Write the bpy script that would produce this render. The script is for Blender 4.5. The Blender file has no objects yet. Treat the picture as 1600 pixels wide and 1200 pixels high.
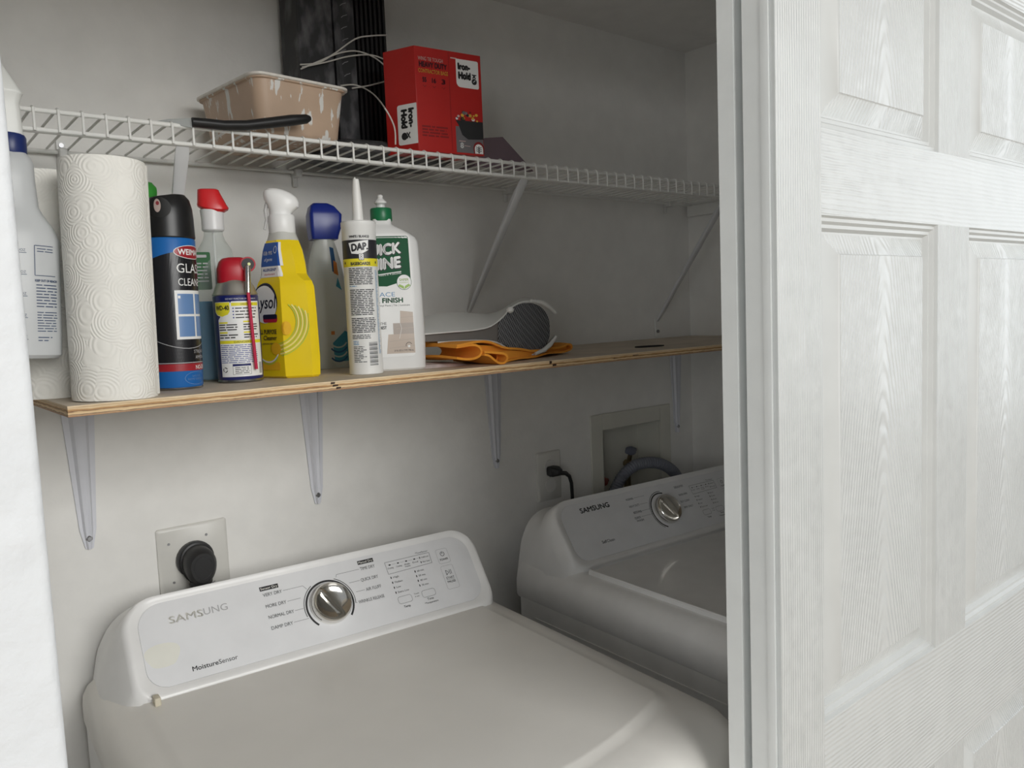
import bpy, bmesh, math, random
from mathutils import Matrix, Vector
random.seed(7)
PI = math.pi
H = 1.55                                  # height of the camera over the floor
S = bpy.context.scene
# ------------------------------------------------------------------ camera
F = 1251.21
CX = Vector((0.7692425, 0.08850588, -0.6327975))      # room x, y, z axes in camera space
CY = Vector((-0.63765247, 0.04308401, -0.76911839))
CZ = Vector((-0.04080804, 0.99514345, 0.08957805))
R3 = Matrix((CX, CY, CZ))
cam = bpy.data.cameras.new('camera'); camo = bpy.data.objects.new('camera', cam)
S.collection.objects.link(camo)
cam.sensor_width = 36; cam.lens = F / 1600 * 36; cam.clip_start = 0.02
camo.matrix_world = Matrix.Translation((0, 0, H)) @ R3.to_4x4()
S.camera = camo
# ------------------------------------------------------------------ light
world = bpy.data.worlds.new('world'); S.world = world; world.use_nodes = True
wn = world.node_tree; bg = wn.nodes['Background']
tc = wn.nodes.new('ShaderNodeTexCoord'); sx = wn.nodes.new('ShaderNodeSeparateXYZ')
rp = wn.nodes.new('ShaderNodeValToRGB'); mr = wn.nodes.new('ShaderNodeMapRange')
wn.links.new(tc.outputs['Generated'], sx.inputs[0]); wn.links.new(sx.outputs['Z'], mr.inputs[0])
mr.inputs[1].default_value = -1; mr.inputs[2].default_value = 1
wn.links.new(mr.outputs[0], rp.inputs[0]); wn.links.new(rp.outputs[0], bg.inputs[0])
rp.color_ramp.elements[0].color = (0.50, 0.48, 0.44, 1); rp.color_ramp.elements[1].color = (0.86, 0.90, 0.94, 1)
bg.inputs[1].default_value = 0.40
def area(name, loc, target, sxy, power, col):
    l = bpy.data.lights.new(name, 'AREA'); l.shape = 'RECTANGLE'; l.size, l.size_y = sxy
    l.energy = power; l.color = col
    o = bpy.data.objects.new(name, l); S.collection.objects.link(o)
    o.location = (loc[0], loc[1], loc[2] + H)
    o.rotation_euler = (Vector(target) - Vector(loc)).to_track_quat('-Z', 'Y').to_euler()
    return o
area('window_daylight', (3.2, -0.55, 0.30), (1.0, 0.2, 0.1), (1.7, 1.5), 18, (0.88, 0.95, 1.0))
area('front_fill', (0.5, -2.8, 0.95), (0.55, 1.2, -0.35), (2.2, 1.6), 92, (1.0, 0.995, 0.97))  # added fill lamp behind the camera, brightens the closet interior
area('left_fill', (-2.3, -1.3, 0.20), (0.9, 0.9, -0.2), (1.6, 1.4), 22, (0.97, 0.99, 1.0))  # added fill lamp on the left, brightens door edges and right interior
S.view_settings.view_transform = 'Standard'; S.view_settings.look = 'None'
S.view_settings.gamma = 1; S.view_settings.use_curve_mapping = False
S.view_settings.exposure = 0.0

# ------------------------------------------------------------------ helpers
def ray(px, py): return R3 @ Vector((px - 800, 600 - py, -F)) / F
def at(px, py, Y): r = ray(px, py); return r * (Y / r.y)          # the point at distance Y from the lens plane
def atz(px, py, z): r = ray(px, py); return r * (z / r.z)

MATS = {}
def mat(name, col, rough=0.5, metal=0.0, bump=None, spec=0.5, trans=0.0, alpha=1.0, coat=0.0, var=0.0, vscale=20):
    if name in MATS: return MATS[name]
    m = bpy.data.materials.new(name); m.use_nodes = True
    nt = m.node_tree; b = nt.nodes['Principled BSDF']
    c = tuple(col) + (1,)
    b.inputs['Base Color'].default_value = c; b.inputs['Roughness'].default_value = rough
    b.inputs['Metallic'].default_value = metal; b.inputs['Specular IOR Level'].default_value = spec
    b.inputs['Transmission Weight'].default_value = trans; b.inputs['Coat Weight'].default_value = coat
    tcn = nt.nodes.new('ShaderNodeTexCoord')
    nz = nt.nodes.new('ShaderNodeTexNoise'); nz.inputs['Scale'].default_value = vscale; nz.inputs['Detail'].default_value = 4
    nt.links.new(tcn.outputs['Object'], nz.inputs['Vector'])
    cr = nt.nodes.new('ShaderNodeValToRGB')
    k = var if var else 0.03
    cr.color_ramp.elements[0].position = 0.3; cr.color_ramp.elements[1].position = 0.7
    cr.color_ramp.elements[0].color = tuple(max(0, v * (1 - k)) for v in col) + (1,)
    cr.color_ramp.elements[1].color = tuple(min(1, v * (1 + k)) for v in col) + (1,)
    nt.links.new(nz.outputs['Fac'], cr.inputs[0]); nt.links.new(cr.outputs[0], b.inputs['Base Color'])
    if bump:
        bn = nt.nodes.new('ShaderNodeTexNoise'); bn.inputs['Scale'].default_value = bump[0]; bn.inputs['Detail'].default_value = 5
        nt.links.new(tcn.outputs['Object'], bn.inputs['Vector'])
        bp = nt.nodes.new('ShaderNodeBump'); bp.inputs['Strength'].default_value = 1; bp.inputs['Distance'].default_value = bump[1]
        nt.links.new(bn.outputs['Fac'], bp.inputs['Height']); nt.links.new(bp.outputs[0], b.inputs['Normal'])
    if alpha < 1:
        out = nt.nodes['Material Output']; mx = nt.nodes.new('ShaderNodeMixShader'); tr = nt.nodes.new('ShaderNodeBsdfTransparent')
        tr.inputs[0].default_value = tuple(0.5 + 0.5 * v for v in col) + (1,)
        mx.inputs[0].default_value = alpha
        nt.links.new(tr.outputs[0], mx.inputs[1]); nt.links.new(b.outputs[0], mx.inputs[2]); nt.links.new(mx.outputs[0], out.inputs[0])
    MATS[name] = m
    return m

def nodes(m): return m.node_tree, m.node_tree.nodes['Principled BSDF']
def math_node(nt, op, a, b=None):
    n = nt.nodes.new('ShaderNodeMath'); n.operation = op
    for i, v in enumerate((a, b)):
        if v is None: continue
        if isinstance(v, (int, float)): n.inputs[i].default_value = v
        else: nt.links.new(v, n.inputs[i])
    return n.outputs[0]
def set_bump(m, height, dist):
    nt, b = nodes(m); bp = nt.nodes.new('ShaderNodeBump'); bp.inputs['Distance'].default_value = dist
    nt.links.new(height, bp.inputs['Height']); nt.links.new(bp.outputs[0], b.inputs['Normal'])

class MB:
    def __init__(s): s.v = []; s.f = []; s.m = []; s.sm = []
    def add(s, vs, fs, m=0, smooth=False):
        o = len(s.v); s.v += [tuple(v) for v in vs]
        for f in fs: s.f.append([o + i for i in f]); s.m.append(m); s.sm.append(smooth)
        return s
    def box(s, x0, y0, z0, x1, y1, z1, m=0):
        v = [(x, y, z) for z in (z0, z1) for y in (y0, y1) for x in (x0, x1)]
        return s.add(v, [(0, 2, 3, 1), (4, 5, 7, 6), (0, 1, 5, 4), (2, 6, 7, 3), (0, 4, 6, 2), (1, 3, 7, 5)], m)
    def loft(s, rings, m=0, smooth=True, closed=True, caps=(True, True), mcap=None):
        n = len(rings[0]); vs = [p for r in rings for p in r]; fs = []
        for i in range(len(rings) - 1):
            for j in range(n if closed else n - 1):
                k = (j + 1) % n
                fs.append((i * n + j, i * n + k, (i + 1) * n + k, (i + 1) * n + j))
        s.add(vs, fs, m, smooth)
        mc = m if mcap is None else mcap
        if closed and caps[0]: s.add(rings[0], [tuple(reversed(range(n)))], mc)
        if closed and caps[1]: s.add(rings[-1], [tuple(range(n))], mc)
        return s
    def tube(s, pts, r, n=10, m=0, flat=None):
        pts = [Vector(p) for p in pts]; rings = []
        up = Vector((0, 0, 1)); prev = None
        for i, p in enumerate(pts):
            t = (pts[min(i + 1, len(pts) - 1)] - pts[max(i - 1, 0)]).normalized()
            if prev is None:
                a = t.cross(up)
                if a.length < 0.1: a = t.cross(Vector((0, 1, 0)))
                a.normalize()
            else:
                a = (prev - t * prev.dot(t)).normalized()
            b = t.cross(a); prev = a
            rr = r[i] if isinstance(r, (list, tuple)) else r
            fl = flat or 1
            rings.append([p + a * (rr * math.cos(q * 2 * PI / n)) + b * (rr * fl * math.sin(q * 2 * PI / n)) for q in range(n)])
        return s.loft(rings, m)
    def lathe(s, prof, n=40, m=0, c=(0, 0), caps=(True, True)):
        return s.loft([[(c[0] + r * math.cos(q * 2 * PI / n), c[1] + r * math.sin(q * 2 * PI / n), z) for q in range(n)] for r, z in prof], m, caps=caps)
    def prism(s, poly, d, m=0, axis='y', o=(0, 0, 0), smooth=False):
        # polygon in (a,b) extruded along an axis from d[0] to d[1]
        def P(a, b, c):
            return {'y': (a, c, b), 'z': (a, b, c), 'x': (c, a, b)}[axis]
        n = len(poly)
        A = [tuple(Vector(P(a, b, d[0])) + Vector(o)) for a, b in poly]; B = [tuple(Vector(P(a, b, d[1])) + Vector(o)) for a, b in poly]
        s.add(A + B, [(i, (i + 1) % n, n + (i + 1) % n, n + i) for i in range(n)], m, smooth)
        s.add(A, [tuple(reversed(range(n)))], m); s.add(B, [tuple(range(n))], m)
        return s
    def build(s, name, mats, parent=None, loc=None, bevel=0, seg=2, angle=35):
        me = bpy.data.meshes.new(name); me.from_pydata(s.v, [], s.f)
        if not isinstance(mats, (list, tuple)): mats = [mats]
        for x in mats: me.materials.append(x)
        for p, mi, sm in zip(me.polygons, s.m, s.sm): p.material_index = mi; p.use_smooth = sm
        bm = bmesh.new(); bm.from_mesh(me); bmesh.ops.remove_doubles(bm, verts=bm.verts, dist=1e-5)
        bmesh.ops.recalc_face_normals(bm, faces=bm.faces); bm.to_mesh(me); bm.free()
        try: me.set_sharp_from_angle(angle=math.radians(angle))
        except Exception: pass
        o = bpy.data.objects.new(name, me); S.collection.objects.link(o)
        if parent: o.parent = parent
        if loc is not None: o.location = loc
        if bevel:
            b = o.modifiers.new('bevel', 'BEVEL'); b.width = bevel; b.segments = seg; b.limit_method = 'ANGLE'; b.angle_limit = math.radians(40)
            b.harden_normals = False
        return o

def thing(name, label, cat, loc, rz=0, group=None):
    o = bpy.data.objects.new(name, None); S.collection.objects.link(o); o.empty_display_size = 0.05
    o.location = (loc[0], loc[1], loc[2] + H); o.rotation_euler = (0, 0, rz)
    return tag(o, label, cat, group)
def tag(o, label=None, cat=None, group=None, kind=None):
    if label: o['label'] = label
    if cat: o['category'] = cat
    if group: o['group'] = group
    if kind: o['kind'] = kind
    return o
def struct(name, mb, mats, label, **k):
    o = mb.build(name, mats, loc=(0, 0, H), **k); return tag(o, label, None, None, 'structure')

def rrect(x0, y0, x1, y1, r, n=6):
    if not isinstance(r, (list, tuple)): r = (r,) * 4      # bottom-left, bottom-right, top-right, top-left
    out = []
    for (cx, cy, rr, a0) in ((x0 + r[0], y0 + r[0], r[0], PI), (x1 - r[1], y0 + r[1], r[1], 1.5 * PI), (x1 - r[2], y1 - r[2], r[2], 0), (x0 + r[3], y1 - r[3], r[3], PI / 2)):
        for i in range(n + 1):
            a = a0 + i / n * PI / 2; out.append((cx + rr * math.cos(a), cy + rr * math.sin(a)))
    return out
def sup(a, b, n, N=48):
    out = []
    for i in range(N):
        t = i / N * 2 * PI; c, s_ = math.cos(t), math.sin(t)
        out.append((a * math.copysign(abs(c) ** (2 / n), c), b * math.copysign(abs(s_) ** (2 / n), s_)))
    return out

def smooth_pts(P, n=6):
    out = []
    for i in range(len(P) - 1):
        p0, p1, p2, p3 = P[max(i - 1, 0)], P[i], P[i + 1], P[min(i + 2, len(P) - 1)]
        for k_ in range(n):
            t_ = k_ / n
            out.append(tuple(0.5 * (2 * b + (c_ - a) * t_ + (2 * a - 5 * b + 4 * c_ - d) * t_ ** 2 + (3 * b - a - 3 * c_ + d) * t_ ** 3) for a, b, c_, d in zip(p0, p1, p2, p3)))
    out.append(P[-1]); return out

# flat artwork (print on labels, panels and boxes) drawn in 2D and laid on a surface
_tc = {}
def text_mesh(s_, bold=0.0, shear=0.0):
    k = (s_, shear)
    if k in _tc: return _tc[k]
    cu = bpy.data.curves.new('t', 'FONT'); cu.body = s_; cu.size = 1; cu.shear = shear; cu.resolution_u = 3
    o = bpy.data.objects.new('t', cu); S.collection.objects.link(o)
    dg = bpy.context.evaluated_depsgraph_get(); me = bpy.data.meshes.new_from_object(o.evaluated_get(dg))
    vs = [(v.co.x, v.co.y) for v in me.vertices]; fs = [tuple(p.vertices) for p in me.polygons]
    bpy.data.objects.remove(o); bpy.data.curves.remove(cu); bpy.data.meshes.remove(me)
    _tc[k] = (vs, fs); return _tc[k]
class Art:
    def __init__(s): s.items = []; s.lay = 0
    def poly(s, pts, m, lay=None):
        s.items.append((list(pts), [tuple(range(len(pts)))], m, s.lay if lay is None else lay)); return s
    def rect(s, x0, y0, x1, y1, m, lay=None): return s.poly([(x0, y0), (x1, y0), (x1, y1), (x0, y1)], m, lay)
    def rr(s, x0, y0, x1, y1, r, m, lay=None): return s.poly(rrect(x0, y0, x1, y1, r, 4), m, lay)
    def ell(s, x, y, a, b, m, lay=None, n=24): return s.poly([(x + a * math.cos(i * 2 * PI / n), y + b * math.sin(i * 2 * PI / n)) for i in range(n)], m, lay)
    def line(s, pts, w, m, lay=None, closed=False):
        if closed: pts = list(pts) + [pts[0]]
        for a, b in zip(pts, pts[1:]):
            dx, dy = b[0] - a[0], b[1] - a[1]; L = math.hypot(dx, dy) or 1; nx, ny = -dy / L * w / 2, dx / L * w / 2
            s.poly([(a[0] - nx, a[1] - ny), (b[0] - nx, b[1] - ny), (b[0] + nx, b[1] + ny), (a[0] + nx, a[1] + ny)], m, lay)
        return s
    def arc(s, x, y, r, a0, a1, w, m, lay=None, n=24):
        P = [(math.radians(a0 + (a1 - a0) * i / n)) for i in range(n + 1)]
        for a, b in zip(P, P[1:]):
            s.poly([(x + (r + e) * math.cos(t), y + (r + e) * math.sin(t)) for t, e in ((a, -w / 2), (b, -w / 2), (b, w / 2), (a, w / 2))], m, lay)
        return s
    def text(s, t, x, y, h, m, w=None, anchor='l', bold=0.0, shear=0.0, lay=None, rot=0):
        vs, fs = text_mesh(t, 0, shear)
        if not vs: return s
        x0 = min(v[0] for v in vs); x1 = max(v[0] for v in vs); k = h / 0.73
        kx = k if w is None else w / (x1 - x0)
        wid = (x1 - x0) * kx; ox = {'l': 0, 'c': -wid / 2, 'r': -wid}[anchor]
        ca, sa = math.cos(rot), math.sin(rot); P = []
        for v in vs:
            a = (v[0] - x0) * kx + ox; b = v[1] * k
            P.append((x + a * ca - b * sa, y + a * sa + b * ca))
        e = bold * k * 1.5          # heavier letters: the same outlines laid again a hair to each side
        for dx, dy in (((0, 0), (e, 0), (-e, 0), (0, e), (0, -e)) if bold > 0 else ((0, 0),)):
            s.items.append(([(a + dx, b + dy) for a, b in P], fs, m, s.lay if lay is None else lay))
        return s
    def micro(s, x0, y0, x1, y1, n, m, thick=0.5, seed=1, lay=None, ragged=0.15):
        rd = random.Random(seed); st = (y1 - y0) / n
        for i in range(n):
            y = y1 - (i + 0.5) * st; x = x0; xe = x1 - rd.random() * ragged * (x1 - x0)
            while x < xe:
                wl = rd.uniform(1.2, 4.5) * st
                s.rect(x, y - st * thick / 2, min(x + wl, xe), y + st * thick / 2, m, lay); x += wl + 0.45 * st
        return s
    def build(s, name, mats, mapf, parent, maxlen=None, off=0.0003, step=0.00012):
        bm = bmesh.new(); L = bm.verts.layers.int.new('lay')
        for P, fs, m, lay in s.items:
            vs = []
            for p in P:
                v = bm.verts.new((p[0], p[1], 0)); v[L] = lay; vs.append(v)
            for f in fs:
                try: fc = bm.faces.new([vs[i] for i in f]); fc.material_index = m
                except ValueError: pass
        if maxlen:
            bmesh.ops.triangulate(bm, faces=[f for f in bm.faces if len(f.verts) > 4])
            for _ in range(6):
                e = [e for e in bm.edges if e.calc_length() > maxlen]
                if not e: break
                bmesh.ops.subdivide_edges(bm, edges=e, cuts=1)
                bmesh.ops.triangulate(bm, faces=[f for f in bm.faces if len(f.verts) > 4])
        for v in bm.verts:
            v.co = Vector(mapf(v.co.x, v.co.y, off + step * v[L]))
        me = bpy.data.meshes.new(name); bm.to_mesh(me); bm.free()
        for x in mats: me.materials.append(x)
        o = bpy.data.objects.new(name, me); S.collection.objects.link(o); o.parent = parent
        return o

# ------------------------------------------------------------------ materials
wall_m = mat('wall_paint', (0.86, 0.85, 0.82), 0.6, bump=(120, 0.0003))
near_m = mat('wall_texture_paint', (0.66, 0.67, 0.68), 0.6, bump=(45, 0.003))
ceil_m = mat('ceiling_paint', (0.82, 0.81, 0.79), 0.8, bump=(60, 0.0008))
floor_m = mat('floor_tile', (0.62, 0.55, 0.47), 0.35, var=0.1, vscale=6)
enamel = mat('white_enamel', (0.89, 0.885, 0.875), 0.32, coat=0.15)
enamel_top = mat('aged_white_enamel', (0.86, 0.835, 0.785), 0.30, var=0.03, vscale=7)
plastic = mat('white_plastic', (0.79, 0.79, 0.79), 0.3)
panel_m = mat('console_plastic', (0.84, 0.845, 0.86), 0.3)
pure = mat('white_print', (0.86, 0.86, 0.85), 0.45)
black = mat('black_plastic', (0.012, 0.012, 0.013), 0.35)
ink = mat('black_ink', (0.02, 0.02, 0.022), 0.5)
greyink = mat('grey_ink', (0.22, 0.22, 0.23), 0.5)
paleink = mat('pale_grey_ink', (0.45, 0.45, 0.46), 0.5)
chrome = mat('chrome', (0.72, 0.70, 0.66), 0.12, 1.0)
steel = mat('screw_steel', (0.35, 0.35, 0.36), 0.35, 1.0)
coated = mat('white_coated_wire', (0.86, 0.86, 0.83), 0.4)
bracket_m = mat('grey_bracket_paint', (0.70, 0.71, 0.76), 0.4, 0.0)

def grain(name, kind):
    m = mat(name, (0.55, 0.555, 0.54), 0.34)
    nt, b = nodes(m)
    t = nt.nodes.new('ShaderNodeTexCoord'); sp = nt.nodes.new('ShaderNodeSeparateXYZ'); nt.links.new(t.outputs['Object'], sp.inputs[0])
    nz = nt.nodes.new('ShaderNodeTexNoise'); mp = nt.nodes.new('ShaderNodeMapping'); nt.links.new(t.outputs['Object'], mp.inputs[0])
    mp.inputs['Scale'].default_value = {'v': (14, 1, 2.2), 'h': (2.2, 1, 14), 'c': (10, 1, 3)}[kind]
    nt.links.new(mp.outputs[0], nz.inputs['Vector']); nz.inputs['Scale'].default_value = 1.6; nz.inputs['Detail'].default_value = 4
    if kind == 'v': ph = math_node(nt, 'MULTIPLY', sp.outputs['X'], 1350)
    elif kind == 'h': ph = math_node(nt, 'MULTIPLY', sp.outputs['Z'], 1050)
    else:
        d = math_node(nt, 'SUBTRACT', math_node(nt, 'MODULO', math_node(nt, 'SUBTRACT', sp.outputs['X'], 0.787), 0.4), 0.2)
        # arches: their seam lies on the middle of every panel
        ph = math_node(nt, 'ADD', math_node(nt, 'MULTIPLY', math_node(nt, 'SQRT', math_node(nt, 'ADD', math_node(nt, 'MULTIPLY', d, d), 0.0004)), 1000), math_node(nt, 'MULTIPLY', sp.outputs['Z'], 190))
    ph = math_node(nt, 'ADD', ph, math_node(nt, 'MULTIPLY', nz.outputs['Fac'], 16 if kind != 'c' else 15))
    si = math_node(nt, 'SINE', ph)
    n2 = nt.nodes.new('ShaderNodeTexNoise'); n2.inputs['Scale'].default_value = 60; nt.links.new(t.outputs['Object'], n2.inputs['Vector'])
    hh = math_node(nt, 'MULTIPLY', si, n2.outputs['Fac'])
    set_bump(m, hh, 0.0008 if kind != 'h' else 0.0005)
    return m
gv, gh, gc = grain('door_grain_vertical', 'v'), grain('door_grain_horizontal', 'h'), grain('door_grain_arched', 'c')
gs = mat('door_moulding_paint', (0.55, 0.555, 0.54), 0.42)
ge = mat('door_edge_lightened', (0.84, 0.86, 0.85), 0.35)  # door paint whitened on the edges, standing in for light falling there

def plywood():
    f = mat('plywood_face', (0.62, 0.53, 0.42), 0.6, var=0.12, vscale=14)
    e = mat('plywood_edge', (0.6, 0.4, 0.2), 0.6)
    nt, b = nodes(e)
    t = nt.nodes.new('ShaderNodeTexCoord'); sp = nt.nodes.new('ShaderNodeSeparateXYZ'); nt.links.new(t.outputs['Object'], sp.inputs[0])
    nz = nt.nodes.new('ShaderNodeTexNoise'); mp = nt.nodes.new('ShaderNodeMapping'); mp.inputs['Scale'].default_value = (9, 9, 60)
    nt.links.new(t.outputs['Object'], mp.inputs[0]); nt.links.new(mp.outputs[0], nz.inputs[0]); nz.inputs['Detail'].default_value = 5
    z = math_node(nt, 'ADD', math_node(nt, 'MULTIPLY', sp.outputs['Z'], 1 / 0.0125), math_node(nt, 'MULTIPLY', math_node(nt, 'SUBTRACT', nz.outputs['Fac'], 0.5), 0.35))
    r = nt.nodes.new('ShaderNodeValToRGB'); nt.links.new(z, r.inputs[0]); el = r.color_ramp.elements
    stops = [(0, (0.34, 0.16, 0.07)), (0.12, (0.55, 0.36, 0.2)), (0.18, (0.16, 0.08, 0.04)), (0.24, (0.78, 0.58, 0.34)), (0.42, (0.70, 0.5, 0.27)), (0.48, (0.25, 0.13, 0.06)), (0.56, (0.5, 0.28, 0.11)), (0.66, (0.62, 0.40, 0.2)), (0.7, (0.8, 0.62, 0.38)), (0.84, (0.6, 0.42, 0.24)), (0.9, (0.82, 0.66, 0.44)), (1, (0.72, 0.56, 0.36))]
    el[0].position, el[0].color = stops[0][0], stops[0][1] + (1,); el[1].position, el[1].color = stops[-1][0], stops[-1][1] + (1,)
    for p, c in stops[1:-1]: x = el.new(p); x.color = c + (1,)
    nt.links.new(r.outputs[0], b.inputs['Base Color'])
    return f, e
ply_f, ply_e = plywood()

def paper_m():
    m = mat('paper_towel', (0.93, 0.915, 0.86), 0.9)
    nt, b = nodes(m)
    t = nt.nodes.new('ShaderNodeTexCoord'); v = nt.nodes.new('ShaderNodeTexVoronoi'); v.inputs['Scale'].default_value = 30
    nt.links.new(t.outputs['Object'], v.inputs['Vector'])
    si = math_node(nt, 'SINE', math_node(nt, 'MULTIPLY', v.outputs['Distance'], 60))
    set_bump(m, si, 0.00022)
    return m
paper = paper_m()

# ------------------------------------------------------------------ setting
YB, XR, ZC = 1.38, 1.775, 0.665
struct('floor', MB().box(-2.5, -4, -1.6, 4.5, YB + 0.1, -1.55), floor_m, 'tiled floor under the closet')
struct('wall_back', MB().box(-0.4, YB, -1.55, 1.376 + 0.034, YB + 0.1, ZC + 0.05).box(1.64, YB, -1.55, XR + 0.1, YB + 0.1, ZC + 0.05)
       .box(1.41, YB, -0.296, 1.64, YB + 0.1, ZC + 0.05).box(1.41, YB, -1.55, 1.64, YB + 0.1, -0.50).box(1.41, YB + 0.085, -0.5, 1.64, YB + 0.1, -0.296), wall_m, 'grey white painted back wall of the closet')
struct('wall_right', MB().box(XR, 0.5, -1.55, XR + 0.1, YB, ZC + 0.05), wall_m, 'painted right side wall of the closet')
struct('wall_left', MB().box(-0.5, 0.52, -1.55, -0.4, YB, ZC + 0.05), wall_m, 'painted left side wall of the closet')
struct('ceiling', MB().box(-0.5, 0.4, ZC, XR + 0.1, YB, ZC + 0.05), ceil_m, 'painted closet ceiling')
# the wall beside the opening, with a rounded corner bead
pr = [(-1.6, 0.42), (0.0586, 0.42), (0.0610, 0.4206), (0.0626, 0.4224), (0.0632, 0.425), (0.0632, 0.52), (-1.6, 0.52)]
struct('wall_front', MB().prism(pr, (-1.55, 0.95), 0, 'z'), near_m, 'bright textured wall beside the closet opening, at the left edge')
struct('trim_1', MB().box(0.064, 0.42, 0.50, 2.2, 0.60, 0.95), wall_m, 'header above the sliding closet doors')

# six panel sliding doors
def door(name, x0, x1, y, th, label, detailed=True):
    z0, z1 = -1.53, 0.485
    mb = MB()
    if detailed:
        k = 0.47
        W = [x0, 1.784 * k, 2.417 * k, 2.634 * k, 3.267 * k, x1]
        zs = [z0, -1.36, -0.665, -1.050 * k, 0.1975 * k, 0.399 * k, 0.425, z1]
        for i in range(5):
            for j in range(7):
                xa, xb, za, zb = W[i], W[i + 1], zs[j], zs[j + 1]
                if i in (1, 3) and j in (1, 3, 5):
                    # nested rectangles: moulding steps, groove, bevel, raised field
                    prof = [(0, 0), (0.002, 0.0045), (0.006, 0.0035), (0.009, 0.0080), (0.013, 0.0075), (0.0165, 0.0135), (0.019, 0.0135), (0.0415, 0.0035), (0.043, 0.0012)]
                    R = [[(xa + a, y + d, za + a), (xb - a, y + d, za + a), (xb - a, y + d, zb - a), (xa + a, y + d, zb - a)] for a, d in prof]
                    for q, (ra, rb) in enumerate(zip(R, R[1:])):
                        mb.add(ra + rb, [(0, 1, 5, 4), (2, 3, 7, 6)], 3 if q < 6 else 2).add(ra + rb, [(1, 2, 6, 5), (3, 0, 4, 7)], 3)
                    mb.add(R[-1], [(0, 1, 2, 3)], 2)
                else:
                    mb.add([(xa, y, za), (xb, y, za), (xb, y, zb), (xa, y, zb)], [(0, 1, 2, 3)], 0 if i in (0, 4) or (i == 2 and j in (1, 3, 5)) else 1)
        # left edge with its bead, then back and sides
        e = [(x0, y), (x0, y + 0.0012), (x0 + 0.0028, y + 0.002), (x0 + 0.0028, y + 0.0072), (x0, y + 0.0078), (x0 - 0.0006, y + 0.012), (x0, y + 0.0172), (x0 + 0.0012, y + 0.018), (x0 + 0.0012, y + th), (x1, y + th), (x1, y)]
        A = [(a, b, z0) for a, b in e]; B = [(a, b, z1) for a, b in e]; n = len(e)
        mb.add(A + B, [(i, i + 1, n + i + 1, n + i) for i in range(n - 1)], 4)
        mb.add(A, [tuple(range(n))], 3); mb.add(B, [tuple(range(n))], 3)
    else:
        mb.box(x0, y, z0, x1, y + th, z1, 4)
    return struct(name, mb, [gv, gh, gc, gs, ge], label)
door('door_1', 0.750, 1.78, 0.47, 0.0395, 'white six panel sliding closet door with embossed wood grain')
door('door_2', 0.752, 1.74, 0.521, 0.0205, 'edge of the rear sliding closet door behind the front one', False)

# ------------------------------------------------------------------ plywood shelf and brackets
ZB = -0.0845
sh = thing('plywood_shelf', 'raw plywood shelf board with layered edge carrying the cleaning bottles', 'shelf', (0, 0, ZB - 0.0125))
mb = MB()
mb.box(0.181, 1.0, 0, XR - 0.002, 1.378, 0.0125, 1); mb.m[-6] = 0; mb.m[-5] = 0
mb.build('board', [ply_f, ply_e], sh)
knot = mat('knot_brown', (0.05, 0.025, 0.015), 0.7)
for px, py, w, z0, z1 in ((520, 603, 0.006, 0.0085, 0.0115), (524, 608, 0.008, 0.0050, 0.0078), (529, 612, 0.007, 0.0012, 0.0042), (860, 564, 0.005, 0.007, 0.012), (866, 570, 0.008, 0.003, 0.0065), (993, 556, 0.016, 0.007, 0.0085), (962, 561, 0.012, 0.005, 0.0062)):
    x = at(px, py, 1.0).x
    MB().prism([(x - w / 2, z0), (x + w / 2, z0 + 0.0004), (x + w * 0.6, z1 - 0.0003), (x - w * 0.4, z1)], (0.9994, 1.001), 0, 'y').build('knot', knot, sh)
c = atz(1015, 542, ZB)
pad = thing('black_felt_pad', 'thin black oval pad lying alone on the right part of the plywood shelf', 'pad', (c.x, c.y, ZB + 0.0003), -0.2)
MB().loft([[(0.036 * math.cos(t * PI / 16), 0.017 * math.sin(t * PI / 16), z) for t in range(32)] for z in (0, 0.0022)]).build('felt_disc', mat('black_felt', (0.008, 0.007, 0.007), 0.9), pad)

def make_bracket():
    t = thing('shelf_bracket', 'x', 'bracket', (0, 0, 0))
    mb = MB()
    def leg(P, L, w0, w1):      # P maps (across, along, out) to a point
        n = 8; prof = []
        for i in range(n + 1):
            f = i / n; a = f * L
            w = w0 + (w1 - w0) * f
            if i == n: w = w1 * 0.55
            rw = w * 0.24
            prof.append([P(-w / 2, a, 0.0005), P(-w / 2, a, 0.0025), P(-rw * 1.25, a, 0.0028), P(-rw * 0.8, a, 0.0075), P(0, a, 0.0055), P(rw * 0.8, a, 0.0075), P(rw * 1.25, a, 0.0028), P(w / 2, a, 0.0025), P(w / 2, a, 0.0005)])
        mb.loft(prof, 0, smooth=False)
    leg(lambda a, l, o: (a, -o, -l), 0.245, 0.050, 0.020)
    leg(lambda a, l, o: (a, -l, -o), 0.300, 0.050, 0.020)
    mb.build('bracket_body', bracket_m, t)
    for p, d in (((0, -0.004, -0.2285), 0), ((0, -0.285, -0.004), 1), ((0.017, -0.33, 0), 1)):
        if d == 1 and p[0]: continue
        s = MB()
        if d == 0: s.tube([(p[0], -0.001, p[2]), (p[0], -0.006, p[2]), (p[0], -0.0085, p[2])], [0.005, 0.005, 0.003], 14)
        else: s.tube([(p[0], p[1], -0.001), (p[0], p[1], -0.005), (p[0], p[1], -0.0075)], [0.005, 0.005, 0.003], 14)
        s.build('screw', steel, t)
    return t
def dup(root, loc, rz, label=None, group=None):
    r = root.copy(); S.collection.objects.link(r); r.location = loc; r.rotation_euler = (0, 0, rz)
    if label: r['label'] = label
    if group: r['group'] = group
    for ch in list(root.children):
        c = ch.copy(); S.collection.objects.link(c); c.parent = r
        for g in ch.children:
            d = g.copy(); S.collection.objects.link(d); d.parent = c
    return r
b0 = make_bracket()
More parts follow.
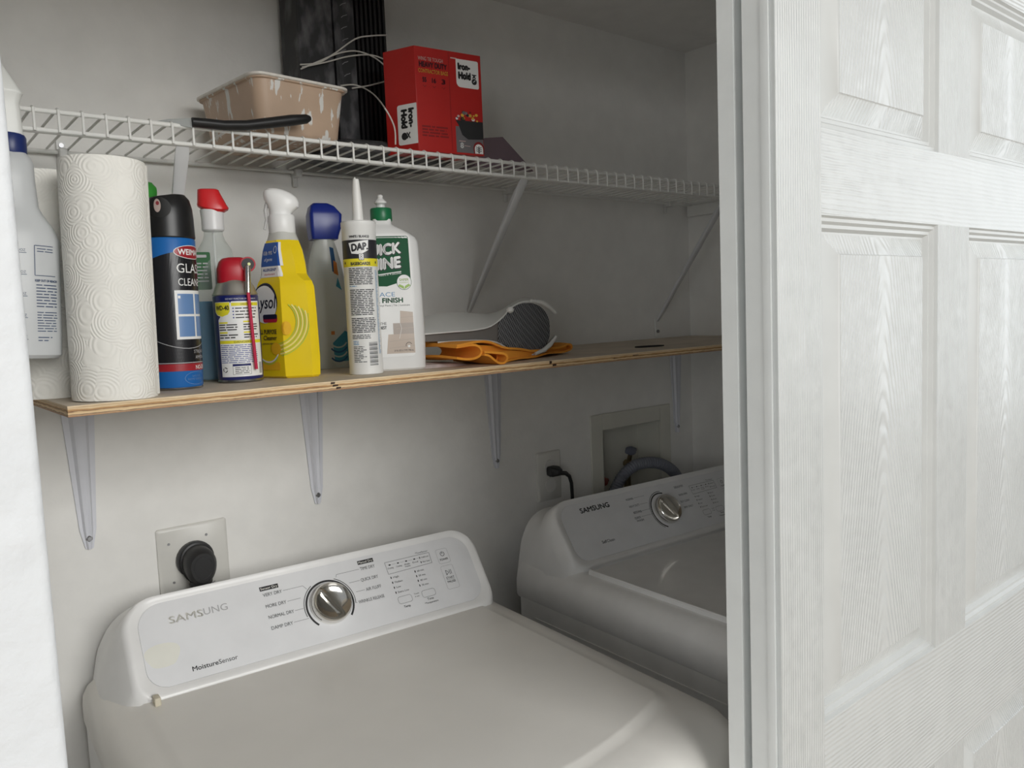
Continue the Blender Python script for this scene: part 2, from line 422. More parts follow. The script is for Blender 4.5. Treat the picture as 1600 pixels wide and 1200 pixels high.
for i, (x, lab) in enumerate(((0.2626, 'tapered grey shelf bracket under the paper towel end of the plywood shelf'), (0.6507, 'tapered grey shelf bracket under the plywood below the yellow cleaner bottle'),
                              (1.080, 'tapered grey shelf bracket under the plywood below the orange cloth'), (1.706, 'tapered grey shelf bracket under the plywood next to the recessed water box'))):
    loc = (x, 1.3795, ZB - 0.013 + H)
    if i == 0: b0.location = loc; b0['label'] = lab; b0['group'] = 'brackets under the plywood shelf'
    else: dup(b0, loc, 0, lab, 'brackets under the plywood shelf')

# ------------------------------------------------------------------ wire shelf
ZW = 0.27
ws = thing('wire_shelf', 'white coated wire shelf with a front lip above the plywood shelf', 'shelf', (0, 0, ZW))
X0, X1 = -0.1, XR - 0.004
for nm, y, z, r in (('front_rod', 1.14, 0, 0.0031), ('front_rod', 1.14, -0.0235, 0.0031), ('support_rod', 1.235, -0.005, 0.0028), ('back_rod', 1.368, -0.005, 0.0031)):
    MB().tube([(X0, y, z), (X1, y, z)], r, 10).build(nm, coated, ws)
w0 = None; x = 0.1979 - 0.0272 * 6
while x < X1:
    if w0 is None:
        w0 = MB().tube([(0, 1.372, 0.0), (0, 1.150, 0.0036), (0, 1.141, 0.0040), (0, 1.1362, 0.0015), (0, 1.1355, -0.004), (0, 1.1355, -0.0255)], 0.0017, 8).build('cross_wire', coated, ws); w0.location.x = x
    else:
        c = w0.copy(); S.collection.objects.link(c); c.parent = ws; c.location = (x, 0, 0)
    x += 0.0272
clipm = mat('clear_white_clip', (0.72, 0.72, 0.70), 0.35)
for px, py in ((94, 222), (460, 266), (790, 298), (1040, 325)):
    p = at(px, py, 1.375)
    cl = MB().box(p.x - 0.006, 1.356, -0.014, p.x + 0.006, 1.3795, 0.0).box(p.x - 0.0045, 1.372, -0.03, p.x + 0.0045, 1.3795, -0.013).build('wall_clip', clipm, ws, bevel=0.002)
    if px == 94:
        MB().box(p.x - 0.006, 1.372, 0.0, p.x + 0.006, 1.3795, 0.014).tube([(p.x, 1.3725, 0.006), (p.x, 1.369, 0.006)], 0.0035, 12, 1).build('clip_screw_tab', [clipm, steel], ws)
MB().box(XR - 0.012, 1.10, -0.036, XR - 0.001, 1.375, -0.006).build('end_bracket', coated, ws, bevel=0.002)
# diagonal braces of the wire shelf
def brace(xf, xw, label, zlow=0.0):
    t = thing('wire_shelf_brace', label, 'brace', (xw, 1.379, zlow), 0, 'braces holding the wire shelf')
    a = Vector((xf - xw, 1.142 - 1.379, 0.245 - zlow)); d = a.normalized(); n = d.cross(Vector((1, 0, 0))).normalized()
    mb = MB(); rings = []
    for f, w, h in ((0.0, 0.0035, 0.0015), (0.05, 0.0045, 0.004), (0.12, 0.005, 0.005), (0.9, 0.0095, 0.006), (0.96, 0.010, 0.0035), (1.0, 0.009, 0.002)):
        p = a * f + Vector((0, -0.004 * (1 - f), 0))
        rings.append([p + Vector((u, 0, 0)) + n * v for u, v in ((-w, -h * 0.3), (-w * 0.8, h), (w * 0.8, h), (w, -h * 0.3), (w * 0.7, -h * 0.6), (-w * 0.7, -h * 0.6))])
    mb.loft(rings, 0, smooth=False).build('strut', mat('white_strut_paint', (0.72, 0.73, 0.74), 0.35), t, bevel=0.001)
    MB().box(-0.008, -0.0035, -0.040, 0.008, -0.0005, 0.006).build('foot_plate', coated, t, bevel=0.001)
    MB().tube([(0, -0.003, -0.026), (0, -0.0075, -0.026)], 0.0042, 12).build('screw', steel, t)
brace(0.375, 0.402, 'white diagonal wire shelf brace rising behind the black can of glass cleaner')
brace(0.990, 1.020, 'white diagonal wire shelf brace rising behind the fan shaped cover')
brace(1.610, 1.632, 'white diagonal wire shelf brace in the dark right corner', -0.040)

# ------------------------------------------------------------------ dryer and washer
def console_pt(u, s_, off=0.0):
    # the control face leans back: s_ runs up along it, off is how far a point stands out of it
    f = s_ / 0.14705; v = 0.185 - 0.085 * f; w = -0.53 + 0.12 * f
    return (u, -(v + off * 0.816), w + off * 0.578)
def machine(name, label, cat, O, th, washer):
    t = thing(name, label, cat, (O[0], O[1], 0), -math.radians(th))
    W, D = 0.686, (0.735 if not washer else 0.70); LX = 0.014 if washer else -0.006
    def outline(ins, vb, r, bow=0.05, N=20, fi=None):
        # footprint seen from above: straight back and sides, bowed front
        x0, x1 = ins + LX, W - ins; pts = []
        pts.append((x0 + 0.001, -vb)); pts.append((x1 - 0.001, -vb))
        vf = D - (ins if fi is None else fi)
        for i in range(5): pts.append((x1, -(vb + 0.002 + (vf - r - vb) * i / 4)))
        for i in range(1, 7):
            a = i / 6 * PI / 2; pts.append((x1 - r + r * math.cos(a), -(vf - r + r * math.sin(a))))
        for i in range(1, N):
            f = i / N; x = x1 - r + (x0 + r - (x1 - r)) * f; pts.append((x, -(vf + bow * (1 - (2 * f - 1) ** 2))))
        for i in range(0, 6):
            a = PI / 2 + i / 6 * PI / 2; pts.append((x0 + r + r * math.cos(a), -(vf - r + r * math.sin(a))))
        for i in range(5): pts.append((x0, -(vb + 0.002 + (vf - r - vb) * (1 - i / 4))))
        return pts
    if not washer:
        prof = [(0.004, -0.610, 0.035, 0.004), (0.0, -0.600, 0.04, 0.0), (0.0, -0.575, 0.04, 0.0), (0.002, -0.560, 0.04, 0.006), (0.009, -0.547, 0.04, 0.020), (0.022, -0.538, 0.04, 0.042), (0.045, -0.5335, 0.035, 0.078), (0.055, -0.5332, 0.03, 0.088), (0.0605, -0.5300, 0.026, 0.094), (0.066, -0.5296, 0.02, 0.100)]
    else:
        prof = [(0.003, -0.617, 0.045, 0.003), (0.0, -0.611, 0.05, 0.0), (0.0, -0.580, 0.05, 0.0), (0.003, -0.566, 0.055, 0.003), (0.012, -0.550, 0.06, 0.012), (0.022, -0.541, 0.06, 0.022), (0.036, -0.536, 0.05, 0.04), (0.044, -0.5345, 0.04, 0.05), (0.052, -0.5345, 0.03, 0.055)]
    mb = MB(); rings = []
    for ins, z, r, fi in prof:
        rings.append([(x, y, z) for x, y in outline(ins, 0.02 if ins < 0.05 else 0.05, r, 0.05, 20, fi)])
    mb.loft(rings, 0, smooth=True)
    mb.build('top_cover', enamel_top if not washer else enamel, t)
    if washer:
        # lid: a plate with a light lip, hinged in front of the console
        rr = []
        lid = []
        for ins, z in ((0.046, -0.540), (0.046, -0.527), (0.048, -0.5245), (0.052, -0.5245), (0.055, -0.528), (0.060, -0.5285)):
            o = outline(ins, 0.205, 0.03); rr.append([(x, y, z) for x, y in o])
        MB().loft(rr, 0, smooth=False).build('lid', [enamel], t)
    cz = -0.62 if not washer else -0.627
    cab = MB(); ring = outline(0.002, 0.03, 0.045)
    cab.loft([[(x, y, z) for x, y in ring] for z in (-1.53, cz + 0.012)], 0, smooth=True)
    if washer:   # pressed line along the side panel
        cab.box(0.0145, -0.64, -0.652, 0.0170, -0.08, -0.649)
    cab.build('cabinet', enamel, t)
    for fx, fy in ((0.055, -0.645), (0.625, -0.645), (0.055, -0.07), (0.625, -0.07)):
        MB().lathe([(0.020, -1.5495), (0.022, -1.545), (0.018, -1.53)], 16, c=(fx, fy)).build('levelling_foot', black, t)
    # console shell
    def face_ring(x0, x1, s0, s1, rb, rt, off):
        return [console_pt(u, q, off) for u, q in rrect(x0, s0, x1, s1, (rb, rb, rt, rt), 8)]
    def back_ring(x0, x1, w0, w1, v, rt, vb=None):
        return [(u, -(v if q > -0.50 else (vb or v)), q) for u, q in rrect(x0, w0, x1, w1, (0.004, 0.004, rt, rt), 8)]
    L, Rr = 0.0, W
    rings = [face_ring(0.064, 0.640, 0.013, 0.139, 0.030, 0.036, 0.0),
             face_ring(0.061, 0.643, 0.010, 0.142, 0.030, 0.036, 0.0012),
             face_ring(0.052, 0.650, 0.004, 0.147, 0.030, 0.042, 0.0042),
             face_ring(0.046, 0.655, -0.002, 0.150, 0.030, 0.046, 0.0038),
             face_ring(0.041, 0.659, -0.008, 0.1515, 0.030, 0.048, -0.004)]
    def mix(a, b, f): return [tuple(p * (1 - f) + q * f for p, q in zip(x, y)) for x, y in zip(a, b)]
    bk = back_ring(0.012, W - 0.012, -0.585, -0.412, 0.015, 0.06)
    md = []
    for k_, (u, q) in enumerate(rrect(0.030, -0.56, W - 0.020, -0.4235, (0.02, 0.02, 0.055, 0.055), 8)):
        md.append((u, -(0.072 + max(0, (-0.4235 - q)) * 0.75), q))
    sk = []
    for k_, (u, q) in enumerate(rrect(0.008 + LX, -0.583, W - 0.006, -0.442, (0.004, 0.004, 0.07, 0.07), 8)):
        fl = max(0.0, min(1.0, (q + 0.583) / 0.10)); e = 0.020 * fl
        uu = u + e if u < W / 2 else u - e
        sk.append((uu, -(0.03 + max(0, (-0.42 - q)) * 0.5), q))
    rings += [md, sk, [(u + (0.004 if u < W / 2 else -0.004), -0.006, q) for (u, v_, q) in sk]]
    mb = MB().loft(rings, 0, smooth=True, caps=(False, True))
    mb.build('console_shell', enamel, t, angle=60)
    MB().loft([face_ring(0.0642, 0.6398, 0.0132, 0.1388, 0.030, 0.036, -0.003), face_ring(0.0642, 0.6398, 0.0132, 0.1388, 0.030, 0.036, 0.0006)], 0, smooth=False).build('control_panel', panel_m, t)
    # knob
    kx, ks = (0.354, 0.0715) if not washer else (0.360, 0.076)
    kn = MB(); prof = [(0.0340, 0.0), (0.0345, 0.004), (0.0342, 0.010), (0.0325, 0.0155), (0.031, 0.017), (0.0295, 0.0155), (0.025, 0.0125), (0.016, 0.0110), (0.0, 0.0105)]
    N = 48; rings = []
    for r, o in prof:
        rings.append([console_pt(kx + max(r, 1e-4) * math.cos(i * 2 * PI / N), ks + max(r, 1e-4) * math.sin(i * 2 * PI / N), o + 0.0006) for i in range(N)])
    kn.loft(rings, 0)
    kn.build('knob', chrome, t)
    a = math.radians(118); ca, sa = math.cos(a), math.sin(a)
    g = MB(); rings = []
    for l, w, o in ((-0.0295, 0.0008, 0.012), (-0.027, 0.0018, 0.017), (-0.015, 0.0024, 0.0195), (0.015, 0.0024, 0.0195), (0.027, 0.0018, 0.017), (0.0295, 0.0008, 0.012)):
        rings.append([console_pt(kx + l * ca - q * sa, ks + l * sa + q * ca, oo) for q, oo in ((-w * 1.8, 0.010), (-w, o), (w, o), (w * 1.8, 0.010))])
    g.loft(rings, 0, smooth=False)
    g.build('knob_grip', chrome, t)
    # print on the panel
    A = Art(); A.lay = 1
    I, G, Wt, P_, ST = 0, 1, 2, 3, 4
    def tl(s_, x, y, h, w=None, an='l', m=I, b=0.004): A.text(s_, x, y - h / 2, h, m, w, an, b)
    if not washer:
        A.text('SAMS', 0.1083, 0.1028, 0.0112, P_, 0.049, 'l', 0.0, lay=0).text('SAMS', 0.1075, 0.1035, 0.0112, Wt, 0.049, 'l', 0.012).text('UNG', 0.1580, 0.1040, 0.0112, P_, 0.036, 'l', -0.005)  # chrome glint painted in: bright letters over a grey shadow, the rest paler
        A.poly([(0.090 + 0.024 * math.cos(i * PI / 16) * (1 + 0.10 * math.sin(3 * i * PI / 16)), 0.060 + 0.020 * math.sin(i * PI / 16) * (1 + 0.12 * math.cos(2 * i * PI / 16))) for i in range(32)], ST, 0)
        A.text('Moisture', 0.1255, 0.0255, 0.0072, I, 0.037, 'l', 0.008); A.text('Sensor', 0.1635, 0.0255, 0.0072, I, 0.028, 'l')
        A.rect(0.248, 0.1195, 0.2785, 0.1265, I); A.text('Sensor Dry', 0.2495, 0.1212, 0.0040, Wt, 0.0275, lay=2)
        A.rect(0.421, 0.1255, 0.4505, 0.1325, I); A.text('Manual Dry', 0.4225, 0.1272, 0.0040, Wt, 0.0265, lay=2)
        for s_, y, x0, x1, xe in (('VERY DRY', 0.1125, 0.251, 0.282, 0.3175), ('MORE DRY', 0.0935, 0.251, 0.2845, 0.3085), ('NORMAL DRY', 0.0755, 0.251, 0.2925, 0.3085), ('DAMP DRY', 0.0575, 0.251, 0.286, 0.313)):
            tl(s_, x0, y, 0.0058, x1 - x0, m=G); A.line([(x1 + 0.002, y), (xe, y)], 0.0006, G)
        A.line([(0.3175, 0.1125), (0.3225, 0.1055)], 0.0006, G)
        for s_, y, x0, x1, xs in (('TIME DRY', 0.1180, 0.4225, 0.4500, 0.3785), ('QUICK DRY', 0.0985, 0.4175, 0.4500, 0.3960), ('AIR FLUFF', 0.0805, 0.4215, 0.4500, 0.4030), ('WRINKLE RELEASE', 0.0625, 0.4020, 0.4500, 0.3985)):
            tl(s_, x0, y, 0.0058, x1 - x0, m=G); A.line([(xs, y), (x0 - 0.002, y)], 0.0006, G)
        A.line([(0.3785, 0.118), (0.3765, 0.1135)], 0.0006, G)
        A.arc(kx, ks, 0.0400, -42, 226, 0.0032, I, n=56)
        A.arc(kx, ks, 0.0440, 122, 195, 0.0011, I); A.arc(kx, ks, 0.0440, -12, 66, 0.0011, I)
    else:
        A.text('SAMSUNG', 0.121, 0.1150, 0.0115, I, 0.084, 'l', 0.018)
        A.text('Self', 0.141, 0.0400, 0.0066, I, 0.013, 'l', 0.012); A.text('Clean', 0.155, 0.0400, 0.0066, I, 0.022, 'l')
        for s_, y, x0, x1 in (('NORMAL', 0.121, 0.258, 0.281), ('HEAVY DUTY', 0.1035, 0.258, 0.290), ('BEDDING', 0.088, 0.262, 0.287), ('QUICK', 0.0755, 0.258, 0.277), ('WASH', 0.068, 0.260, 0.282)):
            tl(s_, x0, y, 0.0052, x1 - x0, m=G)
            if s_ != 'WASH': A.line([(x1 + 0.002, y), (0.316, y)], 0.0005, G)
        for s_, y, x0, x1 in (('DELICATES', 0.123, 0.418, 0.448), ('RINSE+SPIN', 0.1025, 0.421, 0.449), ('SELF CLEAN', 0.086, 0.415, 0.446), ('SPIN ONLY', 0.071, 0.418, 0.449)):
            tl(s_, x0, y, 0.0050, x1 - x0, m=G)
        A.arc(kx, ks, 0.0425, 72, 245, 0.0030, I, n=40); A.arc(kx, ks, 0.0468, 80, 235, 0.0013, I, n=40)
    # indicator group and buttons on the right
    dx = 0.0 if not washer else -0.003
    A.line([(0.470 + dx, 0.0965), (0.5585 + dx, 0.0985), (0.5590 + dx, 0.1185), (0.4695 + dx, 0.1185)], 0.0007, G, closed=True)
    tl('*Time/Sensor', 0.532 + dx, 0.1225, 0.0030, 0.026, m=G)
    for i, s_ in enumerate(('Drying', 'Cooling', 'Wrinkle', 'End')):
        x = 0.4775 + i * 0.0165 + dx; A.ell(x, 0.1125, 0.0022, 0.0012, I); A.line([(x + 0.004, 0.1125), (x + 0.012, 0.1125)], 0.0004, G)
        tl(s_, x, 0.107, 0.0030, 0.011, 'c', m=G)
        if i == 2: tl('Prevent', x, 0.1032, 0.0030, 0.011, 'c', m=G)
    for i, s_ in enumerate(('Child Lock', 'Filter Check')):
        y = 0.1125 - i * 0.0085; A.ell(0.538 + dx, y, 0.0009, 0.0020, I); tl(s_, 0.5410 + dx, y, 0.0030, 0.015, m=G)
    for i, s_ in enumerate(('High', 'Medium', 'Low', 'Extra Low')):
        y = 0.0895 - i * 0.0092; A.ell(0.4725 + dx, y, 0.0010, 0.0022, I); tl(s_, 0.4765 + dx, y, 0.0036, 0.0022 * len(s_) + 0.002, m=G)
    for i, s_ in enumerate(('60 min', '50 min', '40 min', '30 min')):
        y = 0.0900 - i * 0.0088; A.ell(0.5205 + dx, y, 0.0010, 0.0022, I); tl(s_, 0.5245 + dx, y, 0.0034, 0.0135, m=G)
    for x in (0.472, 0.519):
        A.line(rrect(x + dx, 0.0405, x + 0.0265 + dx, 0.0530, 0.004, 3), 0.0006, G, closed=True)
    tl('Temp', 0.485 + dx, 0.0345, 0.0042, 0.0125, 'c', m=I); tl('Time', 0.532 + dx, 0.0365, 0.0042, 0.0125, 'c', m=I); tl('*Temperature', 0.532 + dx, 0.0300, 0.0032, 0.027, 'c', m=I)
    tl('Touch', 0.509 + dx, 0.0515, 0.0026, 0.010, 'c', m=G); tl('3 sec', 0.509 + dx, 0.0465, 0.0026, 0.009, 'c', m=G)
    A.line(rrect(0.5725 + dx, 0.0920, 0.5965 + dx, 0.1195, 0.0035, 3), 0.0005, P_, closed=True)
    A.arc(0.5845 + dx, 0.1100, 0.0040, 120, 420, 0.0009, I, n=18); A.line([(0.5845 + dx, 0.1095), (0.5845 + dx, 0.1150)], 0.0009, I)
    tl('POWER', 0.5845 + dx, 0.0995, 0.0042, 0.0165, 'c')
    A.line(rrect(0.5715 + dx, 0.0430, 0.5965 + dx, 0.0870, 0.0035, 3), 0.0005, P_, closed=True)
    A.line([(0.579 + dx, 0.0695), (0.579 + dx, 0.0785), (0.5845 + dx, 0.0740), (0.579 + dx, 0.0695)], 0.0008, I)
    A.line([(0.5865 + dx, 0.0697), (0.5865 + dx, 0.0783)], 0.0009, I); A.line([(0.5895 + dx, 0.0697), (0.5895 + dx, 0.0783)], 0.0009, I)
    tl('START', 0.5840 + dx, 0.0640, 0.0042, 0.0165, 'c'); A.line([(0.576 + dx, 0.0605), (0.592 + dx, 0.0605)], 0.0005, G); tl('PAUSE', 0.5840 + dx, 0.0565, 0.0042, 0.0165, 'c')
    stain = mat('yellow_stain', (0.86, 0.855, 0.78), 0.28)
    silver = mat('silver_letters', (0.97, 0.96, 0.90), 0.3)
    A.build('panel_print', [ink, greyink, silver, paleink, stain], lambda a, b, o: console_pt(a, b, o + 0.0006), t)
    if not washer:
        # worn tab at the back corner of the top
        MB().box(0.064, -0.207, -0.5305, 0.073, -0.190, -0.518).build('hinge_tab', mat('yellowed_tab', (0.72, 0.66, 0.52), 0.5), t, bevel=0.002)
    return t
machine('dryer', 'white clothes dryer in front with dial reading very dry to wrinkle release', 'dryer', (0.235, 1.370), 4, False)
machine('washing_machine', 'white top loading washing machine in the shade behind the sliding doors', 'washing machine', (1.060, 1.338), 3, True)

# ------------------------------------------------------------------ outlets and plugs
p0 = at(297, 822, YB)
do = thing('dryer_outlet', 'large square off white outlet plate behind the front machine with thick black plug', 'outlet', (0.419, YB, -0.391))
MB().loft([[(x, y, z) for x, z in rrect(-0.058 + i, -0.0565 + i, 0.058 - i, 0.0565 - i, 0.004, 3)] for i, y in ((0, -0.0005), (0, -0.003), (0.003, -0.0055))], smooth=False).build('wall_plate', mat('outlet_plate_cream', (0.70, 0.69, 0.65), 0.35), do)
MB().tube([(0, -0.005, -0.003), (0, -0.012, -0.003)], 0.031, 28).build('socket_face', mat('dark_socket', (0.05, 0.05, 0.05), 0.4), do)
for a, b in ((-0.040, 0.030), (0.022, 0.034), (-0.036, -0.036)):
    MB().tube([(a, -0.005, b), (a, -0.0068, b)], 0.0022, 10).build('plate_screw', steel, do)
pg = thing('dryer_plug', 'thick black round power plug pushed into the large square outlet', 'plug', (0.419, YB - 0.012, -0.394))
mb = MB(); rings = []
for y, r, dz in ((0.0, 0.028, 0), (-0.006, 0.0295, 0), (-0.007, 0.0265, 0), (-0.020, 0.0275, -0.002), (-0.030, 0.026, -0.003), (-0.036, 0.021, -0.004)):
    rings.append([(r * math.cos(q) * 0.93, y, dz + r * math.sin(q) * (1.0 if math.sin(q) > 0 else 1.35)) for q in [i * 2 * PI / 32 for i in range(32)]])
mb.loft(rings, 0)
rings = [[(r * math.cos(i * 2 * PI / 20) * 0.9, y, -0.007 + r * math.sin(i * 2 * PI / 20) * 1.15) for i in range(20)] for y, r in ((-0.0365, 0.0165), (-0.0335, 0.0145), (-0.0325, 0.002))]
mb.loft(rings, 1, caps=(False, True))
mb.build('plug_body', [mat('black_rubber', (0.018, 0.018, 0.019), 0.45), mat('recess_grey', (0.06, 0.06, 0.065), 0.5)], pg)
MB().tube([(0, -0.020, -0.030), (0, -0.019, -0.044), (0, -0.010, -0.062), (0.002, -0.001, -0.09), (0.005, 0.002, -0.28), (0.004, 0.002, -0.5)], [0.019, 0.0175, 0.0155, 0.0135, 0.0125, 0.0125], 16, flat=0.62).build('cable', MATS['black_rubber'], pg)
MB().tube([(-0.018, -0.034, -0.036), (0, -0.0385, -0.040), (0.018, -0.034, -0.034)], 0.0008, 6).build('cable_clamp_wire', steel, pg)

wo = thing('wall_outlet', 'small off white wall outlet with switch plate beside the recessed water box', 'outlet', (1.2335, YB, -0.385))
MB().loft([[(x, y, z) for x, z in rrect(-0.037 + i, -0.0575 + i, 0.037 - i, 0.0575 - i, 0.003, 3)] for i, y in ((0, -0.0005), (0, -0.004), (0.003, -0.0065))], smooth=False).build('wall_plate', MATS['outlet_plate_cream'], wo)
for z in (0.022, -0.022): MB().tube([(0, -0.006, z), (0, -0.009, z)], 0.0165, 24).build('receptacle', mat('receptacle_white', (0.68, 0.67, 0.64), 0.35), wo)
MB().tube([(0, -0.006, 0), (0, -0.0078, 0)], 0.003, 10).build('plate_screw', steel, wo)
wp = thing('washer_plug', 'small black plug with thin cord in the outlet beside the recessed water box', 'plug', (1.2335, YB - 0.0095, -0.372))
MB().loft([[(x, y, z) for x, z in rrect(-a, -b, a, b, 0.005, 3)] for y, a, b in ((-0.0004, 0.013, 0.011), (-0.014, 0.013, 0.012), (-0.018, 0.015, 0.011), (-0.030, 0.010, 0.008), (-0.034, 0.007, 0.006))]).build('plug_body', MATS['black_rubber'], wp)
MB().tube([(0.002, -0.030, -0.002), (0.012, -0.038, -0.003), (0.024, -0.037, -0.012), (0.033, -0.034, -0.030), (0.038, -0.030, -0.055), (0.040, -0.028, -0.10), (0.042, -0.028, -0.25)], [0.0055, 0.0052, 0.0045, 0.0042, 0.004, 0.004, 0.004], 12).build('cord', MATS['black_rubber'], wp)

# ------------------------------------------------------------------ recessed water box with valves and hose
wb = thing('washer_water_box', 'recessed off white water supply box in the wall over the washing machine', 'water box', (1.525, YB, -0.395))
cream = mat('water_box_cream', (0.68, 0.67, 0.60), 0.4)
mb = MB()
xi, xo, zi, zo, zt, zb_ = 0.109, 0.150, 0.094, 0.134, 0.134, -0.15
mb.box(-xo, -0.005, -0.15, -xi, -0.0005, zo).box(xi, -0.005, -0.15, xo, -0.0005, zo).box(-xi, -0.005, zi, xi, -0.0005, zo).box(-xi, -0.005, -0.15, xi, -0.0005, -0.10)
mb.build('box_flange', cream, wb, bevel=0.0015)
mb = MB().box(-xi - 0.003, 0.0005, -0.10, -xi, 0.078, zi).box(xi, 0.0005, -0.10, xi + 0.003, 0.078, zi).box(-xi, 0.0005, zi, xi, 0.078, zi + 0.003).box(-xi, 0.0005, -0.104, xi, 0.078, -0.10).box(-xi, 0.076, -0.10, xi, 0.079, zi)
mb.build('box_recess', cream, wb)
brass = mat('aged_brass', (0.30, 0.24, 0.15), 0.35, 1.0)
for x, nm, c in ((0.035, 'water_valve', (0.16, 0.17, 0.22)), (-0.075, 'water_valve', (0.28, 0.05, 0.03))):
    z0 = 0.004 if x > -0.05 else -0.06
    v = MB().tube([(x, 0.05, -0.099), (x, 0.05, z0 - 0.02)], 0.009, 14).tube([(x, 0.055, z0 - 0.02), (x, 0.01, z0 - 0.025)], 0.010, 14).tube([(x, 0.045, z0 - 0.02), (x, 0.035, z0 + 0.012)], 0.006, 12).build(nm, brass, wb)
    h = MB(); ang = [i * 2 * PI / 24 for i in range(24)]
    h.loft([[(x + r * math.cos(a) * (1 + 0.12 * math.cos(6 * a)), 0.035 - r * 0.0 + 0.4 * r * math.sin(a) * 0.9, z0 + dz + 0.35 * r * math.sin(a)) for a in ang] for r, dz in ((0.018, 0.010), (0.021, 0.014), (0.020, 0.018), (0.012, 0.021))])
    h.build('valve_handle', mat('handle_%s' % ('blue' if x > -0.05 else 'red'), c, 0.5), v)
hs = thing('drain_hose', 'grey corrugated drain hose arching over the top of the washing machine', 'hose', (1.525, YB, -0.395))
def bez(P, n):
    out = []
    for i in range(n + 1):
        t = i / n; q = [Vector(p) for p in P]
        while len(q) > 1: q = [a.lerp(b, t) for a, b in zip(q, q[1:])]
        out.append(q[0])
    return out
hs.location = (0, 0, H)
path = [at(*p, Y) for p, Y in (((958, 775), 1.372), ((962, 764), 1.368), ((970, 748), 1.36), ((980, 736), 1.352), ((993, 727), 1.345), ((1008, 723), 1.340), ((1024, 723), 1.336), ((1038, 727), 1.332), ((1050, 735), 1.33), ((1058, 745), 1.33), ((1062, 758), 1.33), ((1063, 780), 1.33))]
P3 = smooth_pts([tuple(p) for p in path], 9)
MB().tube(P3, [0.0150 if i % 2 else 0.0132 for i in range(len(P3))], 16).build('hose_tube', mat('hose_grey', (0.20, 0.21, 0.25), 0.5), hs)

# ------------------------------------------------------------------ things on the plywood shelf
def face_rz(x, y, extra=0): return -math.atan2(x, y) + math.radians(extra)
def cylmap(r, a0=0.0):
    def f(a, z, o): q = (a + a0) / r; return ((r + o) * math.sin(q), -(r + o) * math.cos(q), z)
    return f
def zpx(py, px, c):      # height over the board of a pixel at the distance of a thing
    r = ray(px, py); t = math.hypot(*c) / math.hypot(r.x, r.y); return r.z * t - ZB

# paper towel rolls
def roll(name, x, y, r, h, label, tilt=(0, 0), cat='paper towels'):
    t = thing(name, label, cat, (x, y, ZB + 0.0004)); t.rotation_euler = (tilt[0], tilt[1], 0)
    mb = MB(); n = 56
    prof = [(r * 0.985, 0.0), (r, 0.004), (r * 1.002, h * 0.5), (r, h - 0.004), (r * 0.985, h), (0.022, h), (0.021, h - 0.03)]
    mb.lathe(prof, n, 0, caps=(True, False))
    # loose end of the sheet down one side
    mb.add([( (r + o) * math.cos(a), (r + o) * math.sin(a), z) for z in (0.003, h - 0.003) for a, o in ((-0.5, 0.0), (-0.42, 0.0012), (-0.34, 0.0016))], [(0, 1, 4, 3), (1, 2, 5, 4)], 0, True)
    mb.build('towel_sheets', paper, t)
    MB().lathe([(0.0215, 0.001), (0.0215, h - 0.001), (0.0195, h - 0.001), (0.0195, 0.001)], 32, caps=(False, False)).build('cardboard_core', mat('core_cardboard', (0.42, 0.33, 0.24), 0.8), t)
    return t
roll('paper_towel_roll', 0.244, 1.053, 0.0475, 0.281, 'white embossed paper towel roll standing at the front left end of the shelf', (0.0, 0.022))
roll('paper_towel_roll', 0.205, 1.175, 0.052, 0.281, 'paper towel roll half hidden behind the front roll at the left end')

def trigger(parent, z0, col, noz, tip=None, hood=None, scale=1.0, rz=0, neck=None, lever=True, colname='w'):
    # spray head: collar, sloped hood, nozzle and finger lever; it points along local -x
    k = scale
    e = parent
    m1 = mat('spray_head_' + colname, col, 0.35); m2 = mat('spray_collar_' + colname, neck or col, 0.35)
    o1 = MB().lathe([(0.0165 * k, z0), (0.0172 * k, z0 + 0.002), (0.0168 * k, z0 + 0.020 * k), (0.0145 * k, z0 + 0.024 * k)], 32).build('collar', m2, e); o1.rotation_euler.z = rz
    rings = []
    for f, xx, w, hh in ((0, -0.040, 0.0085, 0.012), (0.15, -0.034, 0.0105, 0.0155), (0.4, -0.018, 0.0125, 0.021), (0.7, 0.004, 0.0135, 0.024), (0.9, 0.018, 0.012, 0.022), (1, 0.024, 0.007, 0.012)):
        zc_ = z0 + (0.048 - 0.004 * abs(f - 0.5)) * k
        rings.append([(xx * k, w * k * math.cos(a), zc_ + hh * k * 0.62 * math.sin(a)) for a in [i * 2 * PI / 20 for i in range(20)]])
    hb = MB().loft(rings, 0)
    hb.lathe([(0.0135 * k, z0 + 0.022 * k), (0.0125 * k, z0 + 0.042 * k)], 24, 0)
    o2 = hb.build('spray_head', m1, e); o2.rotation_euler.z = rz
    if lever:
        o3 = MB().tube([(-0.022 * k, 0, z0 + 0.042 * k), (-0.030 * k, 0, z0 + 0.030 * k), (-0.030 * k, 0, z0 + 0.010 * k), (-0.036 * k, 0, z0 - 0.012 * k)], [0.006 * k, 0.0055 * k, 0.005 * k, 0.004 * k], 12, flat=0.6).build('trigger_lever', mat('lever_' + colname, noz, 0.35), e); o3.rotation_euler.z = rz
    if tip:
        o4 = MB().tube([(-0.038 * k, 0, z0 + 0.048 * k), (-0.047 * k, 0, z0 + 0.048 * k)], 0.0075 * k, 12).build('nozzle', mat('nozzle_' + colname, tip, 0.35), e); o4.rotation_euler.z = rz
    return o2

